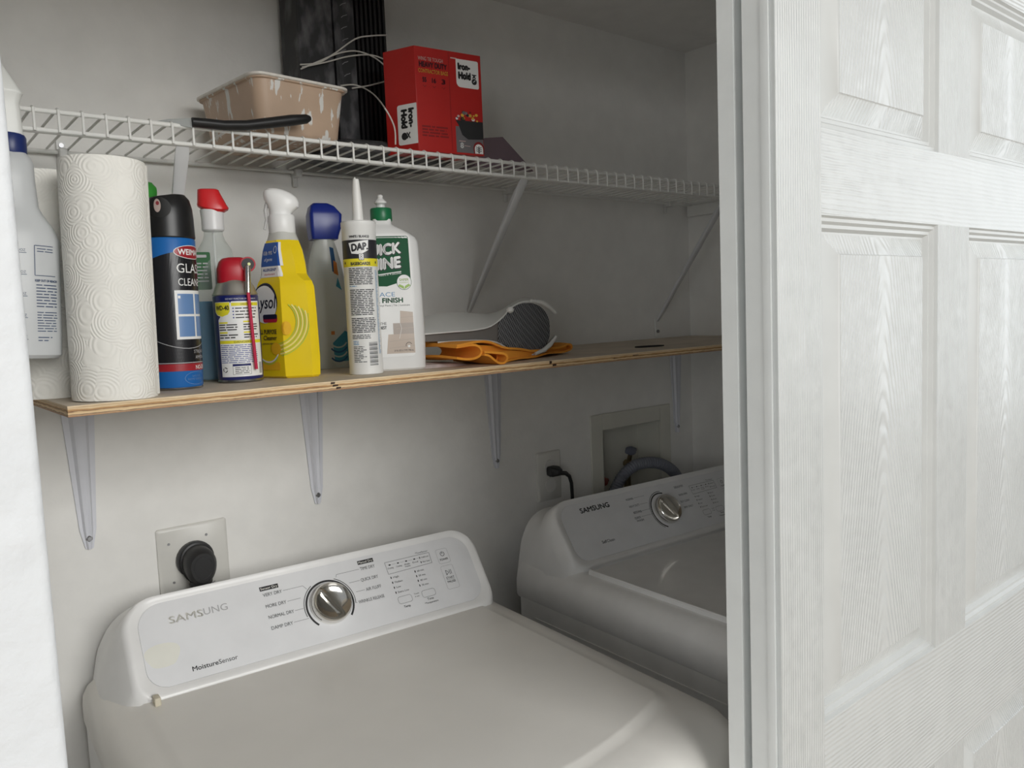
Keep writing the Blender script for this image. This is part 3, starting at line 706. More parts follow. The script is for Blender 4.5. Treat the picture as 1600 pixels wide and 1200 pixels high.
# glass cleaner can
c = (0.336, 1.118); R = 0.033
t = thing('aerosol_can', 'blue and black aerosol can of glass cleaner with black cap beside the paper towels', 'spray can', (c[0], c[1], ZB + 0.0004), face_rz(*c))
t.rotation_euler.y = 0.016
blue = mat('can_blue', (0.012, 0.14, 0.45), 0.35); blk_g = mat('can_black', (0.015, 0.015, 0.018), 0.25)
MB().lathe([(R - 0.002, 0.0), (R, 0.0015), (R - 0.001, 0.003)], 48).build('base_rim', steel, t)
MB().lathe([(R - 0.001, 0.003), (R, 0.005), (R, 0.196), (R - 0.002, 0.1995)], 48).build('can_body', blue, t)
mb = MB(); rings = []
for z, r in ((0.1985, 0.0325), (0.200, 0.0335), (0.225, 0.0325), (0.238, 0.0315), (0.250, 0.0285), (0.2565, 0.023), (0.258, 0.012)):
    rings.append([(r * math.cos(a), r * math.sin(a), z - 0.006 * (0.5 - 0.5 * math.cos(a)) * (1 if z > 0.23 else 0)) for a in [i * 2 * PI / 40 for i in range(40)]])
mb.loft(rings).build('cap', black, t)
A = Art(); pf = cylmap(0.0338)
A.ell(-0.010, 0.236, 0.0155, 0.0135, 0, 1).ell(-0.0115, 0.2385, 0.0045, 0.0085, 1, 2).ell(-0.0110, 0.2415, 0.0022, 0.0026, 2, 3)
A.build('spray_opening', [mat('opening_shadow_black', (0.006, 0.006, 0.006), 0.6), mat('opening_tan', (0.45, 0.36, 0.33), 0.5), mat('opening_red', (0.25, 0.03, 0.04), 0.5)], lambda a, z, o: pf(a, z, o - 0.0012), t, 0.003)
A = Art(); KB, RD, WH, PB, BL, GY = range(6)
x0, x1, xm = -0.0370, 0.0550, 0.0200
top = [(x1 - (x1 - x0) * i / 12, 0.1700 + 0.0105 * math.sin(PI * i / 12)) for i in range(13)]
A.poly([(x0 + 0.002, 0.0300), (x1, 0.0300)] + top, KB, 0)
A.ell(xm, 0.1800, 0.0265, 0.0090, WH, 1).ell(xm, 0.1800, 0.0255, 0.0082, RD, 2)
A.text('WEIMAN', xm - 0.001, 0.1765, 0.0075, WH, 0.040, 'c', 0.02, lay=3)
A.text('GLASS', xm - 0.0235, 0.1530, 0.0125, WH, 0.043, 'l', 0.0, lay=2).text('CLEANER', xm - 0.0225, 0.1362, 0.0100, WH, 0.044, 'l', lay=2)
A.rect(xm - 0.028, 0.0660, xm + 0.028, 0.1300, WH, 1)
for i in range(2):
    for j in range(2):
        A.rect(xm - 0.0245 + i * 0.0255, 0.0695 + j * 0.0295, xm - 0.0245 + i * 0.0255 + 0.0225, 0.0695 + j * 0.0295 + 0.0265, PB, 2)
A.rect(xm - 0.0240, 0.1195, xm - 0.021, 0.1230, WH, 3)
A.line([(x0 + 0.004 + i * 0.008, 0.0640 - 0.010 * math.sin(i / 10 * PI)) for i in range(11)], 0.0008, GY, 1)
A.text('STREAK FREE', xm - 0.006, 0.0475, 0.0045, GY, 0.032, 'l', lay=1).text('AMMONIA FREE', xm - 0.004, 0.0400, 0.0045, GY, 0.034, 'l', lay=1)
A.rect(x0 + 0.003, 0.0245, x1, 0.0340, RD, 1).line([(x0 + 0.003, 0.0352), (x1, 0.0352)], 0.0010, GY, 1)
A.text('NO-DRIP FOAM', xm - 0.0045, 0.0262, 0.0055, WH, 0.044, 'l', 0.01, lay=2)
A.line([(xm + -0.004 + 0.017 * math.cos(i * PI / 12), 0.0145 + 0.0085 * math.sin(i * PI / 12)) for i in range(24)], 0.0006, PB, 1, True)
A.text('SAFE FOR', xm - 0.004, 0.0160, 0.0026, PB, 0.014, 'c', lay=1).text('HOME SURFACES', xm - 0.004, 0.0120, 0.0028, PB, 0.026, 'c', lay=1)
A.build('can_label', [blk_g, mat('label_red', (0.35, 0.02, 0.03), 0.3), pure, mat('window_sky_blue', (0.14, 0.26, 0.50), 0.35), blue, paleink], cylmap(R, 0.011), t, 0.004)

# green trigger head showing behind the can
c = (0.346, 1.262)
t = thing('spray_bottle', 'spray bottle with green trigger head mostly hidden behind the glass cleaner can', 'spray bottle', (c[0], c[1], ZB + 0.0004), face_rz(*c))
MB().loft([[(x, y, z) for x, y in sup(a, b, 2.6)] for z, a, b in ((0, 0.034, 0.024), (0.004, 0.036, 0.026), (0.15, 0.036, 0.026), (0.19, 0.026, 0.02), (0.215, 0.013, 0.013), (0.23, 0.0125, 0.0125))]).build('bottle_body', mat('green_tinted_plastic', (0.35, 0.55, 0.35), 0.3, alpha=0.6), t)
trigger(t, 0.236, (0.06, 0.42, 0.06), (0.06, 0.42, 0.06), None, scale=1.0, rz=0.2, colname='green')

# red head spray bottle with blue liquid
c = (0.434, 1.215)
t = thing('spray_bottle', 'clear spray bottle with red and white head and a little blue liquid', 'spray bottle', (c[0], c[1], ZB + 0.0004), face_rz(*c))
clear = mat('clear_plastic', (0.80, 0.84, 0.82), 0.12, alpha=0.20)
P = [(0, 0.036, 0.024), (0.004, 0.039, 0.027), (0.13, 0.038, 0.026), (0.155, 0.033, 0.0245), (0.172, 0.028, 0.022), (0.195, 0.024, 0.019), (0.208, 0.016, 0.015), (0.216, 0.0135, 0.0135), (0.226, 0.013, 0.013)]
MB().loft([[(x, y, z) for x, y in sup(a, b, 2.6)] for z, a, b in P]).build('bottle_body', clear, t)
MB().loft([[(x, y, z) for x, y in sup(a - 0.0018, b - 0.0018, 2.6)] for z, a, b in ((0.002, 0.036, 0.024), (0.006, 0.038, 0.026), (0.118, 0.038, 0.026))]).build('blue_liquid', mat('blue_liquid', (0.01, 0.22, 0.42), 0.1), t)
MB().tube([(0, 0, 0.01), (0, 0, 0.22)], 0.002, 8).build('dip_tube', pure, t)
A = Art(); A.rr(-0.034, 0.135, -0.008, 0.190, 0.003, 0, 0).rr(-0.030, 0.182, -0.014, 0.186, 0.001, 1, 1); A.micro(-0.031, 0.145, -0.012, 0.176, 6, 1, 0.35, 4, 1)
A.build('bottle_label', [mat('label_green_dark', (0.02, 0.12, 0.035), 0.6), paleink], lambda a, z, o: (a * 0.85, -0.0205 - o, z), t)
MB().lathe([(0.0145, 0.222), (0.0160, 0.224), (0.0158, 0.240), (0.0170, 0.2535)], 32).build('collar', plastic, t)
rings = []
for z, a, b, dx, tl_ in ((0.250, 0.0150, 0.015, 0.002, -0.10), (0.2535, 0.0215, 0.018, 0.002, -0.12), (0.2560, 0.0222, 0.018, 0.002, -0.12), (0.262, 0.0205, 0.017, 0.001, -0.1), (0.276, 0.0165, 0.015, -0.002, -0.05), (0.282, 0.0150, 0.013, -0.003, -0.02), (0.2835, 0.012, 0.010, -0.003, 0)):
    rings.append([(x + dx, y, z + tl_ * x + 6.0 * x * x * (1 if z < 0.26 else 0.3)) for x, y in sup(a, b, 2.8, 40)])
MB().loft(rings).build('red_hood', mat('red_plastic', (0.66, 0.02, 0.025), 0.3), t)

# lubricant can with red cap and straw
c = (0.435, 1.148); R = 0.0315
t = thing('aerosol_can', 'short blue and yellow lubricant can with red cap and red straw', 'spray can', (c[0], c[1], ZB + 0.0004), face_rz(*c))
navy = mat('navy_can', (0.012, 0.018, 0.13), 0.28, coat=0.3); yel = mat('label_yellow', (0.80, 0.72, 0.03), 0.4); red = mat('cap_red', (0.46, 0.008, 0.022), 0.4)
MB().lathe([(R - 0.002, 0.0), (R + 0.0003, 0.0015), (R - 0.001, 0.004)], 48).build('base_rim', steel, t)
MB().lathe([(R - 0.001, 0.004), (R, 0.006), (R, 0.122), (R - 0.001, 0.1235)], 48).build('can_body', navy, t)
alu = mat('brushed_dome', (0.62, 0.60, 0.55), 0.35, 0.9)
MB().lathe([(R - 0.001, 0.1235), (R + 0.0002, 0.125), (R - 0.001, 0.127), (0.029, 0.130), (0.026, 0.138), (0.022, 0.144), (0.019, 0.147)], 48).build('dome', alu, t)
rings = []
for z, a, b, dx in ((0.141, 0.0215, 0.020, -0.001), (0.143, 0.0225, 0.021, -0.001), (0.162, 0.0220, 0.020, -0.001), (0.172, 0.0195, 0.018, 0.0), (0.1765, 0.016, 0.014, 0.001), (0.178, 0.010, 0.009, 0.002)):
    rings.append([(x + dx, y, z) for x, y in sup(a, b, 2.6, 40)])
MB().loft(rings).build('cap', red, t)
MB().tube([(0.020, -0.006, 0.167), (0.020, -0.019, 0.167)], 0.0105, 24).tube([(0.020, -0.019, 0.167), (0.020, -0.0205, 0.167)], 0.0085, 24, 1).tube([(0.0215, -0.0205, 0.167), (0.0215, -0.0225, 0.167)], 0.0022, 10, 2).build('straw_hinge', [red, black, mat('brass_dot', (0.6, 0.62, 0.3), 0.3, 0.5)], t)
MB().tube([(0.0195, -0.022, 0.164), (0.0185, -0.026, 0.148), (0.0175, -0.031, 0.126)], [0.0042, 0.0040, 0.0034], 14).build('straw_clamp', chrome, t)
MB().tube([(0.0175, -0.0315, 0.128), (0.0195, -0.0315, 0.07), (0.0215, -0.0305, 0.018)], 0.0023, 10).build('straw', mat('straw_red', (0.55, 0.02, 0.07), 0.3), t)
A = Art(); NV, WH, YL, IK, BI, RI = range(6)
A.poly([(-0.030, 0.0085), (0.036, 0.0085), (0.036, 0.1150), (-0.0080, 0.1150), (-0.0080, 0.0930), (-0.0110, 0.0890), (-0.030, 0.0890)], WH, 0)
A.poly([(-0.0350, 0.1140), (-0.0105, 0.1140), (-0.0105, 0.1010), (-0.0135, 0.0965), (-0.0225, 0.0935), (-0.0315, 0.0965), (-0.0350, 0.1010)], YL, 1)
A.line([(-0.0350, 0.1140), (-0.0105, 0.1140), (-0.0105, 0.1010), (-0.0135, 0.0965), (-0.0225, 0.0935), (-0.0315, 0.0965), (-0.0350, 0.1010)], 0.0006, WH, 2, True)
A.text('WD-40', -0.0222, 0.1030, 0.0066, IK, 0.0205, 'c', 0.02, lay=3)
A.text('DO NOT PUNCTURE OR INCINERATE', -0.016, 0.1175, 0.0020, WH, 0.045, lay=1)
A.rect(-0.0085, 0.1085, 0.034, 0.1130, YL, 1).text('DIRECTIONS', 0.004, 0.1095, 0.0026, IK, 0.018, lay=2)
for i in range(4): A.ell(-0.0062, 0.1052 - i * 0.0044, 0.0011, 0.0011, BI, 1); A.micro(-0.0035, 0.1036 - i * 0.0044, 0.030, 0.1066 - i * 0.0044, 1, IK, 0.5, i + 3, 1)
A.rect(-0.029, 0.0840, -0.015, 0.0862, YL, 1).rect(0.006, 0.0850, 0.018, 0.0872, YL, 1).rect(-0.029, 0.0700, -0.016, 0.0722, YL, 1).rect(0.006, 0.0700, 0.02, 0.0722, YL, 1)
A.micro(-0.029, 0.0735, 0.000, 0.0838, 3, IK, 0.45, 11, 1).micro(0.006, 0.0735, 0.030, 0.0838, 3, IK, 0.45, 12, 1)
A.micro(-0.029, 0.0622, -0.001, 0.0695, 2, IK, 0.45, 13, 1).micro(0.006, 0.0622, 0.030, 0.0695, 2, IK, 0.45, 14, 1)
A.rect(-0.030, 0.0555, 0.036, 0.0600, YL, 1).text('DANGER!', 0.003, 0.0563, 0.0032, IK, 0.022, 'c', lay=2)
A.micro(-0.029, 0.0275, 0.026, 0.0545, 10, BI, 0.4, 15, 1, 0.05)
A.line([(-0.012, 0.0115), (0.013, 0.0115), (0.013, 0.0265), (-0.012, 0.0265)], 0.0004, IK, 1, True).rect(-0.012, 0.0235, 0.013, 0.0265, NV, 1).micro(-0.009, 0.0125, 0.011, 0.0225, 4, IK, 0.4, 16, 1)
A.arc(-0.0235, 0.0185, 0.0032, 20, 110, 0.0012, IK, 1, 8).arc(-0.0235, 0.0185, 0.0032, 140, 230, 0.0012, IK, 1, 8).arc(-0.0235, 0.0185, 0.0032, 260, 350, 0.0012, IK, 1, 8)
for i in range(10): A.rect(0.0275, 0.0120 + i * 0.0016, 0.034, 0.0128 + i * 0.0016, IK, 1)
A.build('can_label', [navy, pure, yel, ink, mat('blue_ink', (0.10, 0.12, 0.35), 0.5), red], cylmap(R, 0.002), t, 0.004)

# yellow cleaner spray bottle
c = (0.518, 1.160)
t = thing('spray_bottle', 'yellow all purpose cleaner spray bottle with white trigger head', 'spray bottle', (c[0], c[1], ZB + 0.0004), face_rz(*c, -50))
prof = [(0, 0.053, 0.030), (0.003, 0.056, 0.034), (0.03, 0.057, 0.035), (0.09, 0.056, 0.034), (0.134, 0.054, 0.033), (0.143, 0.050, 0.031), (0.149, 0.042, 0.029), (0.154, 0.037, 0.028), (0.170, 0.035, 0.027), (0.190, 0.030, 0.025), (0.203, 0.024, 0.022), (0.211, 0.0205, 0.0195), (0.216, 0.0195, 0.0190)]
def sect(prof, z):
    for (z0, a0, b0), (z1, a1, b1) in zip(prof, prof[1:]):
        if z0 <= z <= z1: f = (z - z0) / (z1 - z0); return a0 + (a1 - a0) * f, b0 + (b1 - b0) * f
    return prof[-1][1:]
def oct8(a, b):
    c_ = min(0.46 * a, 0.78 * b); pts = []
    for (p, q) in (((a, -b + c_), (a, b - c_)), ((a - c_, b), (-a + c_, b)), ((-a, b - c_), (-a, -b + c_)), ((-a + c_, -b), (a - c_, -b))):
        for k_ in range(5):
            f = 0.04 + 0.92 * k_ / 4
            pts.append((p[0] + (q[0] - p[0]) * f, p[1] + (q[1] - p[1]) * f))
    return pts
def octmap(prof):
    def f(u, z, o):
        a, b = sect(prof, z); c_ = min(0.46 * a, 0.78 * b); w = a - c_; sg = 1 if u >= 0 else -1; q = abs(u)
        if q <= w: return (u, -(b + o), z)
        e = min((q - w) / (1.41421 * c_), 1.0)
        return (sg * (w + e * c_ + o * 0.7), -(b - e * c_ + o * 0.7), z)
    return f
def supmap(prof, n):
    def f(u, z, o):
        a, b = sect(prof, z); q = min(0.985, abs(u / a)); y = b * (1 - q ** n) ** (1 / n)
        return (math.copysign(q * a, u) * (1 + o / a * q), -(y + o), z)
    return f
lys = mat('yellow_liquid_plastic', (0.90, 0.66, 0.012), 0.22, coat=0.3)
zfull = 0.196
MB().loft([[(x, y, z) for x, y in oct8(a, b)] for z, a, b in prof if z <= 0.204] + [[(x, y, 0.2045) for x, y in oct8(0.0234, 0.0215)]]).build('bottle_body', lys, t, angle=24)
MB().loft([[(x, y, z) for x, y in sup(a, b, 2.4)] for z, a, b in ((0.2045, 0.0234, 0.0215), (0.211, 0.0205, 0.0195), (0.217, 0.0185, 0.0185))]).build('bottle_neck', mat('frosted_neck', (0.62, 0.62, 0.58), 0.25), t)
wsp = mat('spray_head_white', (0.88, 0.88, 0.87), 0.35)
o_ = MB().lathe([(0.0185, 0.215), (0.0195, 0.217), (0.0195, 0.240), (0.0180, 0.243)], 40).build('collar', wsp, t)
rings = []
for z, a, b, dx in ((0.240, 0.0165, 0.016, -0.001), (0.246, 0.0160, 0.0155, -0.001), (0.251, 0.0185, 0.016, 0.001), (0.257, 0.0235, 0.0165, 0.003), (0.264, 0.0255, 0.0165, 0.002), (0.271, 0.0245, 0.016, 0.0), (0.277, 0.0200, 0.014, -0.003), (0.281, 0.0125, 0.010, -0.005), (0.2825, 0.005, 0.004, -0.006)):
    rings.append([(x + dx, y, z - 0.10 * x) for x, y in sup(a, b, 2.3, 36)])
o_ = MB().loft(rings).build('spray_head', wsp, t); o_.rotation_euler.z = math.radians(50)
o_ = MB().tube([(-0.019, 0, 0.262), (-0.0225, 0, 0.250), (-0.0215, 0, 0.236), (-0.025, 0, 0.222)], [0.005, 0.0045, 0.004, 0.0035], 12, flat=0.6).build('trigger_lever', mat('lever_clear', (0.8, 0.8, 0.8), 0.3, alpha=0.5), t); o_.rotation_euler.z = math.radians(50)
A = Art(); YB_, BL, WH, IK, GR, OR, RD_, PY = range(8)
A.poly([(-0.026, 0.166), (0.022, 0.166), (0.0155, 0.201), (-0.020, 0.201)], BL, 1)
A.poly([(-0.030, 0.150), (0.027, 0.150), (0.022, 0.166), (-0.026, 0.166)], WH, 1)
A.poly([(0.022, 0.166), (0.0265, 0.166), (0.019, 0.201), (0.0155, 0.201)], WH, 1)
A.text('Kills 99%', -0.004, 0.183, 0.0060, WH, 0.020, 'c', 0.01, 0.3, 2).text('of germs', -0.003, 0.174, 0.0050, WH, 0.018, 'c', 0, 0.3, 2).text('ALLERGENS*', 0.000, 0.159, 0.0042, BL, 0.030, 'c', 0.02, lay=2).text('disinfectant', 0.000, 0.153, 0.0032, RD_, 0.024, 'c', lay=2)
A.ell(0.012, 0.190, 0.0035, 0.0055, WH, 2).ell(0.012, 0.190, 0.0025, 0.0045, BL, 3)
A.ell(-0.008, 0.113, 0.0275, 0.029, IK, 1, 32).ell(-0.0095, 0.110, 0.0270, 0.028, WH, 2, 32)
A.text('Lysol', 0.0165, 0.104, 0.0200, IK, 0.046, 'r', 0.008, 0.2, 3)
A.rr(-0.014, 0.083, 0.018, 0.093, 0.004, RD_, 3).rr(-0.014, 0.088, 0.018, 0.095, 0.003, IK, 4)
A.text('ALL PURPOSE', 0.0150, 0.0660, 0.0070, IK, 0.042, 'r', 0.01, lay=3).text('Cleaner', 0.0150, 0.0570, 0.0070, IK, 0.030, 'r', 0.01, lay=3).text('LEMON BREEZE', 0.0150, 0.050, 0.0030, IK, 0.034, 'r', lay=3)
for k_ in range(7):
    r = 0.033 + k_ * 0.0030
    A.arc(0.016, 0.084, r, -100 + k_ * 3, 48 - k_ * 6, 0.0012 + 0.0010 * (k_ % 2), GR if k_ % 2 == 0 else PY, 1, 24)
A.ell(0.0340, 0.074, 0.0075, 0.0100, OR, 4).ell(0.0120, 0.044, 0.0110, 0.0090, OR, 4)
A.arc(-0.0060, 0.050, 0.026, 225, 330, 0.0022, WH, 2).arc(-0.0060, 0.047, 0.026, 225, 325, 0.0015, GR, 2)
A.rr(-0.025, 0.012, 0.018, 0.024, 0.003, OR, 1)
A.build('bottle_label', [lys, mat('label_blue', (0.02, 0.09, 0.38), 0.3), pure, mat('label_navy_black', (0.015, 0.015, 0.04), 0.35), mat('leaf_green', (0.42, 0.62, 0.08), 0.4), mat('lemon_orange', (0.88, 0.50, 0.02), 0.4), mat('label_crimson', (0.5, 0.02, 0.05), 0.4), mat('pale_yellow', (0.88, 0.80, 0.25), 0.4)], octmap(prof), t, 0.004, off=0.0005)

# blue head spray bottle
c = (0.643, 1.275)
t = thing('spray_bottle', 'clear nearly empty spray bottle with dark blue head behind the yellow bottle', 'spray bottle', (c[0], c[1], ZB + 0.0004), face_rz(*c, 12))
prof2 = [(0, 0.037, 0.028), (0.004, 0.040, 0.030), (0.06, 0.042, 0.031), (0.11, 0.038, 0.029), (0.155, 0.031, 0.025), (0.185, 0.026, 0.022), (0.205, 0.021, 0.019), (0.216, 0.0175, 0.017), (0.222, 0.017, 0.017)]
MB().loft([[(x, y, z) for x, y in sup(a, b, 2.5)] for z, a, b in prof2]).build('bottle_body', mat('cloudy_plastic', (0.84, 0.87, 0.83), 0.25, alpha=0.72), t)
MB().tube([(0, 0, 0.008), (0, 0, 0.22)], 0.002, 8).build('dip_tube', pure, t)
bh = mat('royal_blue_plastic', (0.012, 0.03, 0.26), 0.28)
MB().loft([[(x + dx, y, z) for x, y in rrect(-a, -b, a, b, 0.006, 4)] for z, a, b, dx in ((0.220, 0.0225, 0.019, 0.0), (0.226, 0.0235, 0.020, 0.0), (0.240, 0.0265, 0.021, 0.002), (0.262, 0.0275, 0.021, 0.003), (0.276, 0.0200, 0.018, -0.001), (0.281, 0.013, 0.013, -0.003))], smooth=False).build('spray_head', bh, t, bevel=0.001)
A = Art(); TQ, DB, OR2, GYY = range(4)
A.poly([(0.010, 0.012), (0.036, 0.012), (0.037, 0.060), (0.030, 0.064), (0.018, 0.048), (0.008, 0.044)], TQ, 0)
for k_ in range(5): A.arc(0.018, 0.052 - k_ * 0.008, 0.016, 215, 330, 0.0025, DB if k_ % 2 else GYY, 1, 14)
A.rect(0.006, 0.058, 0.012, 0.064, OR2, 1)
A.poly([(0.016, 0.165), (0.024, 0.160), (0.021, 0.205), (0.014, 0.207)], DB, 0); A.poly([(0.018, 0.162), (0.026, 0.158), (0.0245, 0.180), (0.019, 0.184)], OR2, 1)
A.poly([(0.020, 0.140), (0.030, 0.133), (0.024, 0.155)], TQ, 1)
A.micro(-0.010, 0.155, 0.014, 0.185, 7, GYY, 0.35, 31, 0)
A.items = [([(p[0] - 0.009, p[1]) for p in P], f, m, l) for P, f, m, l in A.items]
A.build('bottle_label', [mat('aqua_print', (0.05, 0.30, 0.42), 0.4), mat('deep_blue_print', (0.02, 0.10, 0.25), 0.4), mat('orange_print', (0.65, 0.22, 0.04), 0.4), mat('pale_print', (0.55, 0.62, 0.60), 0.4)], supmap(prof2, 2.5), t, 0.004)

# caulk tube
c = (0.602, 1.078); R = 0.0252
t = thing('caulk_tube', 'white caulk tube with tall nozzle standing in front of the green labelled bottle', 'caulk tube', (c[0], c[1], ZB + 0.0004), face_rz(*c))
wp_ = mat('tube_white', (0.80, 0.80, 0.78), 0.35)
MB().lathe([(R * 0.97, 0), (R, 0.001), (R, 0.2185), (R + 0.0008, 0.220), (R + 0.0008, 0.226), (R - 0.001, 0.2275), (0.010, 0.228)], 48).build('tube_body', wp_, t)
MB().lathe([(0.0088, 0.228), (0.0080, 0.236), (0.0068, 0.262), (0.0050, 0.286), (0.0042, 0.290)], 24, c=(0, 0)).add([(-0.004, 0, 0.289), (0.001, 0.002, 0.289), (-0.001, -0.002, 0.2935)], [(0, 1, 2)]).build('nozzle', mat('nozzle_offwhite', (0.82, 0.81, 0.78), 0.4), t)
A = Art(); IK, YL, BI, WH = range(4)
A.rect(-0.036, 0.1715, 0.036, 0.1990, IK, 0)
A.poly([(-0.0165, 0.1945), (0.0135, 0.1985), (0.0125, 0.1835), (0.001, 0.1775), (-0.0125, 0.1790)], WH, 1)
A.text('DAP.', -0.0115, 0.1825, 0.0105, IK, 0.0235, 'l', 0.035, 0.1, 2, rot=0.10)
A.rr(-0.0020, 0.1690, 0.0055, 0.1785, 0.001, IK, 3).rr(-0.0014, 0.1697, 0.0049, 0.1780, 0.001, WH, 4).arc(0.0018, 0.1757, 0.0014, 0, 360, 0.0005, IK, 5, 10).arc(0.0018, 0.1722, 0.0016, 0, 360, 0.0005, IK, 5, 10)
A.rect(-0.036, 0.1600, 0.036, 0.1715, YL, 1).text('BASEBOARDS', 0.0, 0.1620, 0.0046, IK, 0.029, 'c', 0.03, lay=2)
A.text('WHITE / BLANCO', 0.0, 0.2020, 0.0036, IK, 0.030, 'c', 0.02, lay=1)
for i in range(-1, 2, 2): A.ell(i * 0.026, 0.1657, 0.0015, 0.002, IK, 2)
A.micro(-0.0190, 0.1330, 0.0190, 0.1585, 10, IK, 0.5, 41, 1, 0.08).micro(-0.0190, 0.1300, -0.006, 0.1325, 1, BI, 0.5, 42, 1)
A.micro(-0.0190, 0.0880, 0.0190, 0.1270, 15, IK, 0.5, 43, 1, 0.12).micro(-0.0190, 0.0620, 0.0190, 0.0850, 9, IK, 0.5, 44, 1, 0.08).micro(-0.0190, 0.0530, 0.010, 0.0600, 3, IK, 0.45, 45, 1)
A.micro(-0.0180, 0.0440, -0.008, 0.0510, 3, BI, 0.5, 46, 1).micro(-0.0180, 0.0180, 0.002, 0.0430, 10, IK, 0.4, 47, 1, 0.5)
for i in range(17):
    w_ = (0.0010, 0.0006, 0.0013)[i % 3]; A.rect(0.0060, 0.0135 + i * 0.0021, 0.0200, 0.0135 + i * 0.0021 + w_, IK, 1)
A.micro(0.0230, 0.030, 0.0290, 0.155, 60, BI, 0.45, 48, 1, 0.5)
A.build('tube_label', [mat('label_charcoal', (0.025, 0.025, 0.03), 0.4), mat('label_lemon', (0.76, 0.66, 0.03), 0.4), mat('light_blue_print', (0.20, 0.36, 0.55), 0.4), pure], cylmap(R), t, 0.004)

# floor finish bottle
c = (0.660, 1.108)
t = thing('floor_finish_bottle', 'white floor finish bottle with green cap and green label', 'bottle', (c[0], c[1], ZB + 0.0004), face_rz(*c, 4))
prof3 = [(0, 0.0545, 0.027), (0.003, 0.057, 0.030), (0.05, 0.0585, 0.031), (0.15, 0.0565, 0.030), (0.198, 0.0545, 0.029), (0.206, 0.0515, 0.028), (0.212, 0.044, 0.0265), (0.218, 0.034, 0.024), (0.223, 0.0235, 0.020), (0.2265, 0.0170, 0.0165), (0.229, 0.0150, 0.0150), (0.236, 0.0145, 0.0145)]
MB().loft([[(x, y, z) for x, y in sup(a, b, 4.2, 64)] for z, a, b in prof3]).build('bottle_body', mat('glossy_white_bottle', (0.80, 0.80, 0.79), 0.25), t)
gcap = mat('cap_green', (0.01, 0.16, 0.06), 0.35)
mb = MB(); n = 48
mb.loft([[(r * (1 + 0.012 * (i % 2)) * math.cos(i * 2 * PI / n), r * (1 + 0.012 * (i % 2)) * math.sin(i * 2 * PI / n), z) for i in range(n)] for r, z in ((0.0162, 0.2335), (0.0168, 0.235), (0.0165, 0.252), (0.0155, 0.2535))], smooth=False).build('cap', gcap, t)
MB().lathe([(0.0070, 0.2535), (0.0065, 0.259), (0.0098, 0.2615), (0.0092, 0.2645), (0.0050, 0.268), (0.0040, 0.2705), (0.0045, 0.2725), (0.0030, 0.2745)], 24).build('pull_spout', mat('spout_white', (0.78, 0.78, 0.77), 0.35), t)
A = Art(); GR, WH, IK, BI, LG, WD, WD2, DG = range(8)
def q3(px, py): return ((px - 604 - (py - 450) * 0.05) * 0.00094, 0.208 - (py - 372) * 0.00099)
A.poly(rrect(-0.046, 0.0220, 0.0400, 0.2120, 0.006, 4), WH, 0)
A.poly([(-0.046, 0.1330), (0.001, 0.1310), (0.0380, 0.1420), (0.0370, 0.2060), (0.0345, 0.2080), (-0.046, 0.2080)], GR, 1)
def sh2(x, y, s_, w, h):
    A.text(s_, x + 0.0012, y - 0.0012, h, IK, w, 'r', 0.075, 0.12, 2, rot=0.12).text(s_, x, y, h, DG, w, 'r', 0.065, 0.12, 3, rot=0.12).text(s_, x, y, h, WH, w, 'r', 0.012, 0.12, 4, rot=0.12)
A.text('QUICK', 0.0255, 0.1815, 0.0165, IK, 0.0640, 'r', 0.055, 0.12, 2, rot=0.10).text('QUICK', 0.0245, 0.1825, 0.0165, WH, 0.0620, 'r', 0.03, 0.12, 3, rot=0.10)
A.text('SHINE', 0.0255, 0.1595, 0.0170, IK, 0.0600, 'r', 0.055, 0.12, 2, rot=0.10).text('SHINE', 0.0245, 0.1605, 0.0170, WH, 0.0580, 'r', 0.03, 0.12, 3, rot=0.10)
A.line([(-0.03, 0.1470), (0.024, 0.1535)], 0.0012, WH, 2).text('Brighter floors in 4 seconds', 0.024, 0.1500, 0.0035, WH, 0.050, 'r', rot=0.10, lay=2)
A.ell(0.0275, 0.1370, 0.0115, 0.0120, DG, 2, 28).ell(0.0275, 0.1370, 0.0108, 0.0113, WH, 3, 28).text('SAFER', 0.0275, 0.1390, 0.0038, LG, 0.014, 'c', 0.01, lay=4).text('INGREDIENTS', 0.0275, 0.1355, 0.0018, LG, 0.014, 'c', lay=4)
A.poly([(0.0275, 0.1260), (0.0180, 0.1310), (0.0200, 0.1340), (0.0265, 0.1310)], LG, 4).poly([(0.0275, 0.1260), (0.0370, 0.1315), (0.0345, 0.1345), (0.0285, 0.1310)], LG, 4)
A.text('SURFACE', 0.0125, 0.1155, 0.0070, BI, 0.052, 'r', -0.005, lay=1).text('FLOOR FINISH', 0.0240, 0.1060, 0.0075, DG, 0.070, 'r', 0.03, lay=1).text('Hardwood | Vinyl Plank | Tile | Laminate', 0.0345, 0.1005, 0.0028, IK, 0.070, 'r', lay=1)
P_ = [(0.0190, 0.0930), (0.0385, 0.0905), (0.0395, 0.0270), (-0.0045, 0.0270), (-0.0010, 0.0560), (0.0070, 0.0580), (0.0070, 0.0740), (0.0180, 0.0740)]
A.poly([(0.0190, 0.0930), (0.0385, 0.0905), (0.0387, 0.0740), (0.0180, 0.0740)], WD, 1).poly([(0.0070, 0.0740), (0.0387, 0.0740), (0.0390, 0.0570), (0.0070, 0.0570)], WD2, 1).poly([(-0.0010, 0.0570), (0.0390, 0.0570), (0.0395, 0.0270), (-0.0045, 0.0270)], WD, 1)
for y_ in (0.0825, 0.0655, 0.0480, 0.0375): A.line([(0.0, y_ - 0.002) if y_ < 0.055 else (0.012 if y_ < 0.07 else 0.019, y_), (0.0388, y_ + 0.001)], 0.0005, WD2 if y_ != 0.0655 else WD, 2)
A.line([(0.016, 0.050), (0.020, 0.066), (0.018, 0.0735)], 0.0005, WH, 2)
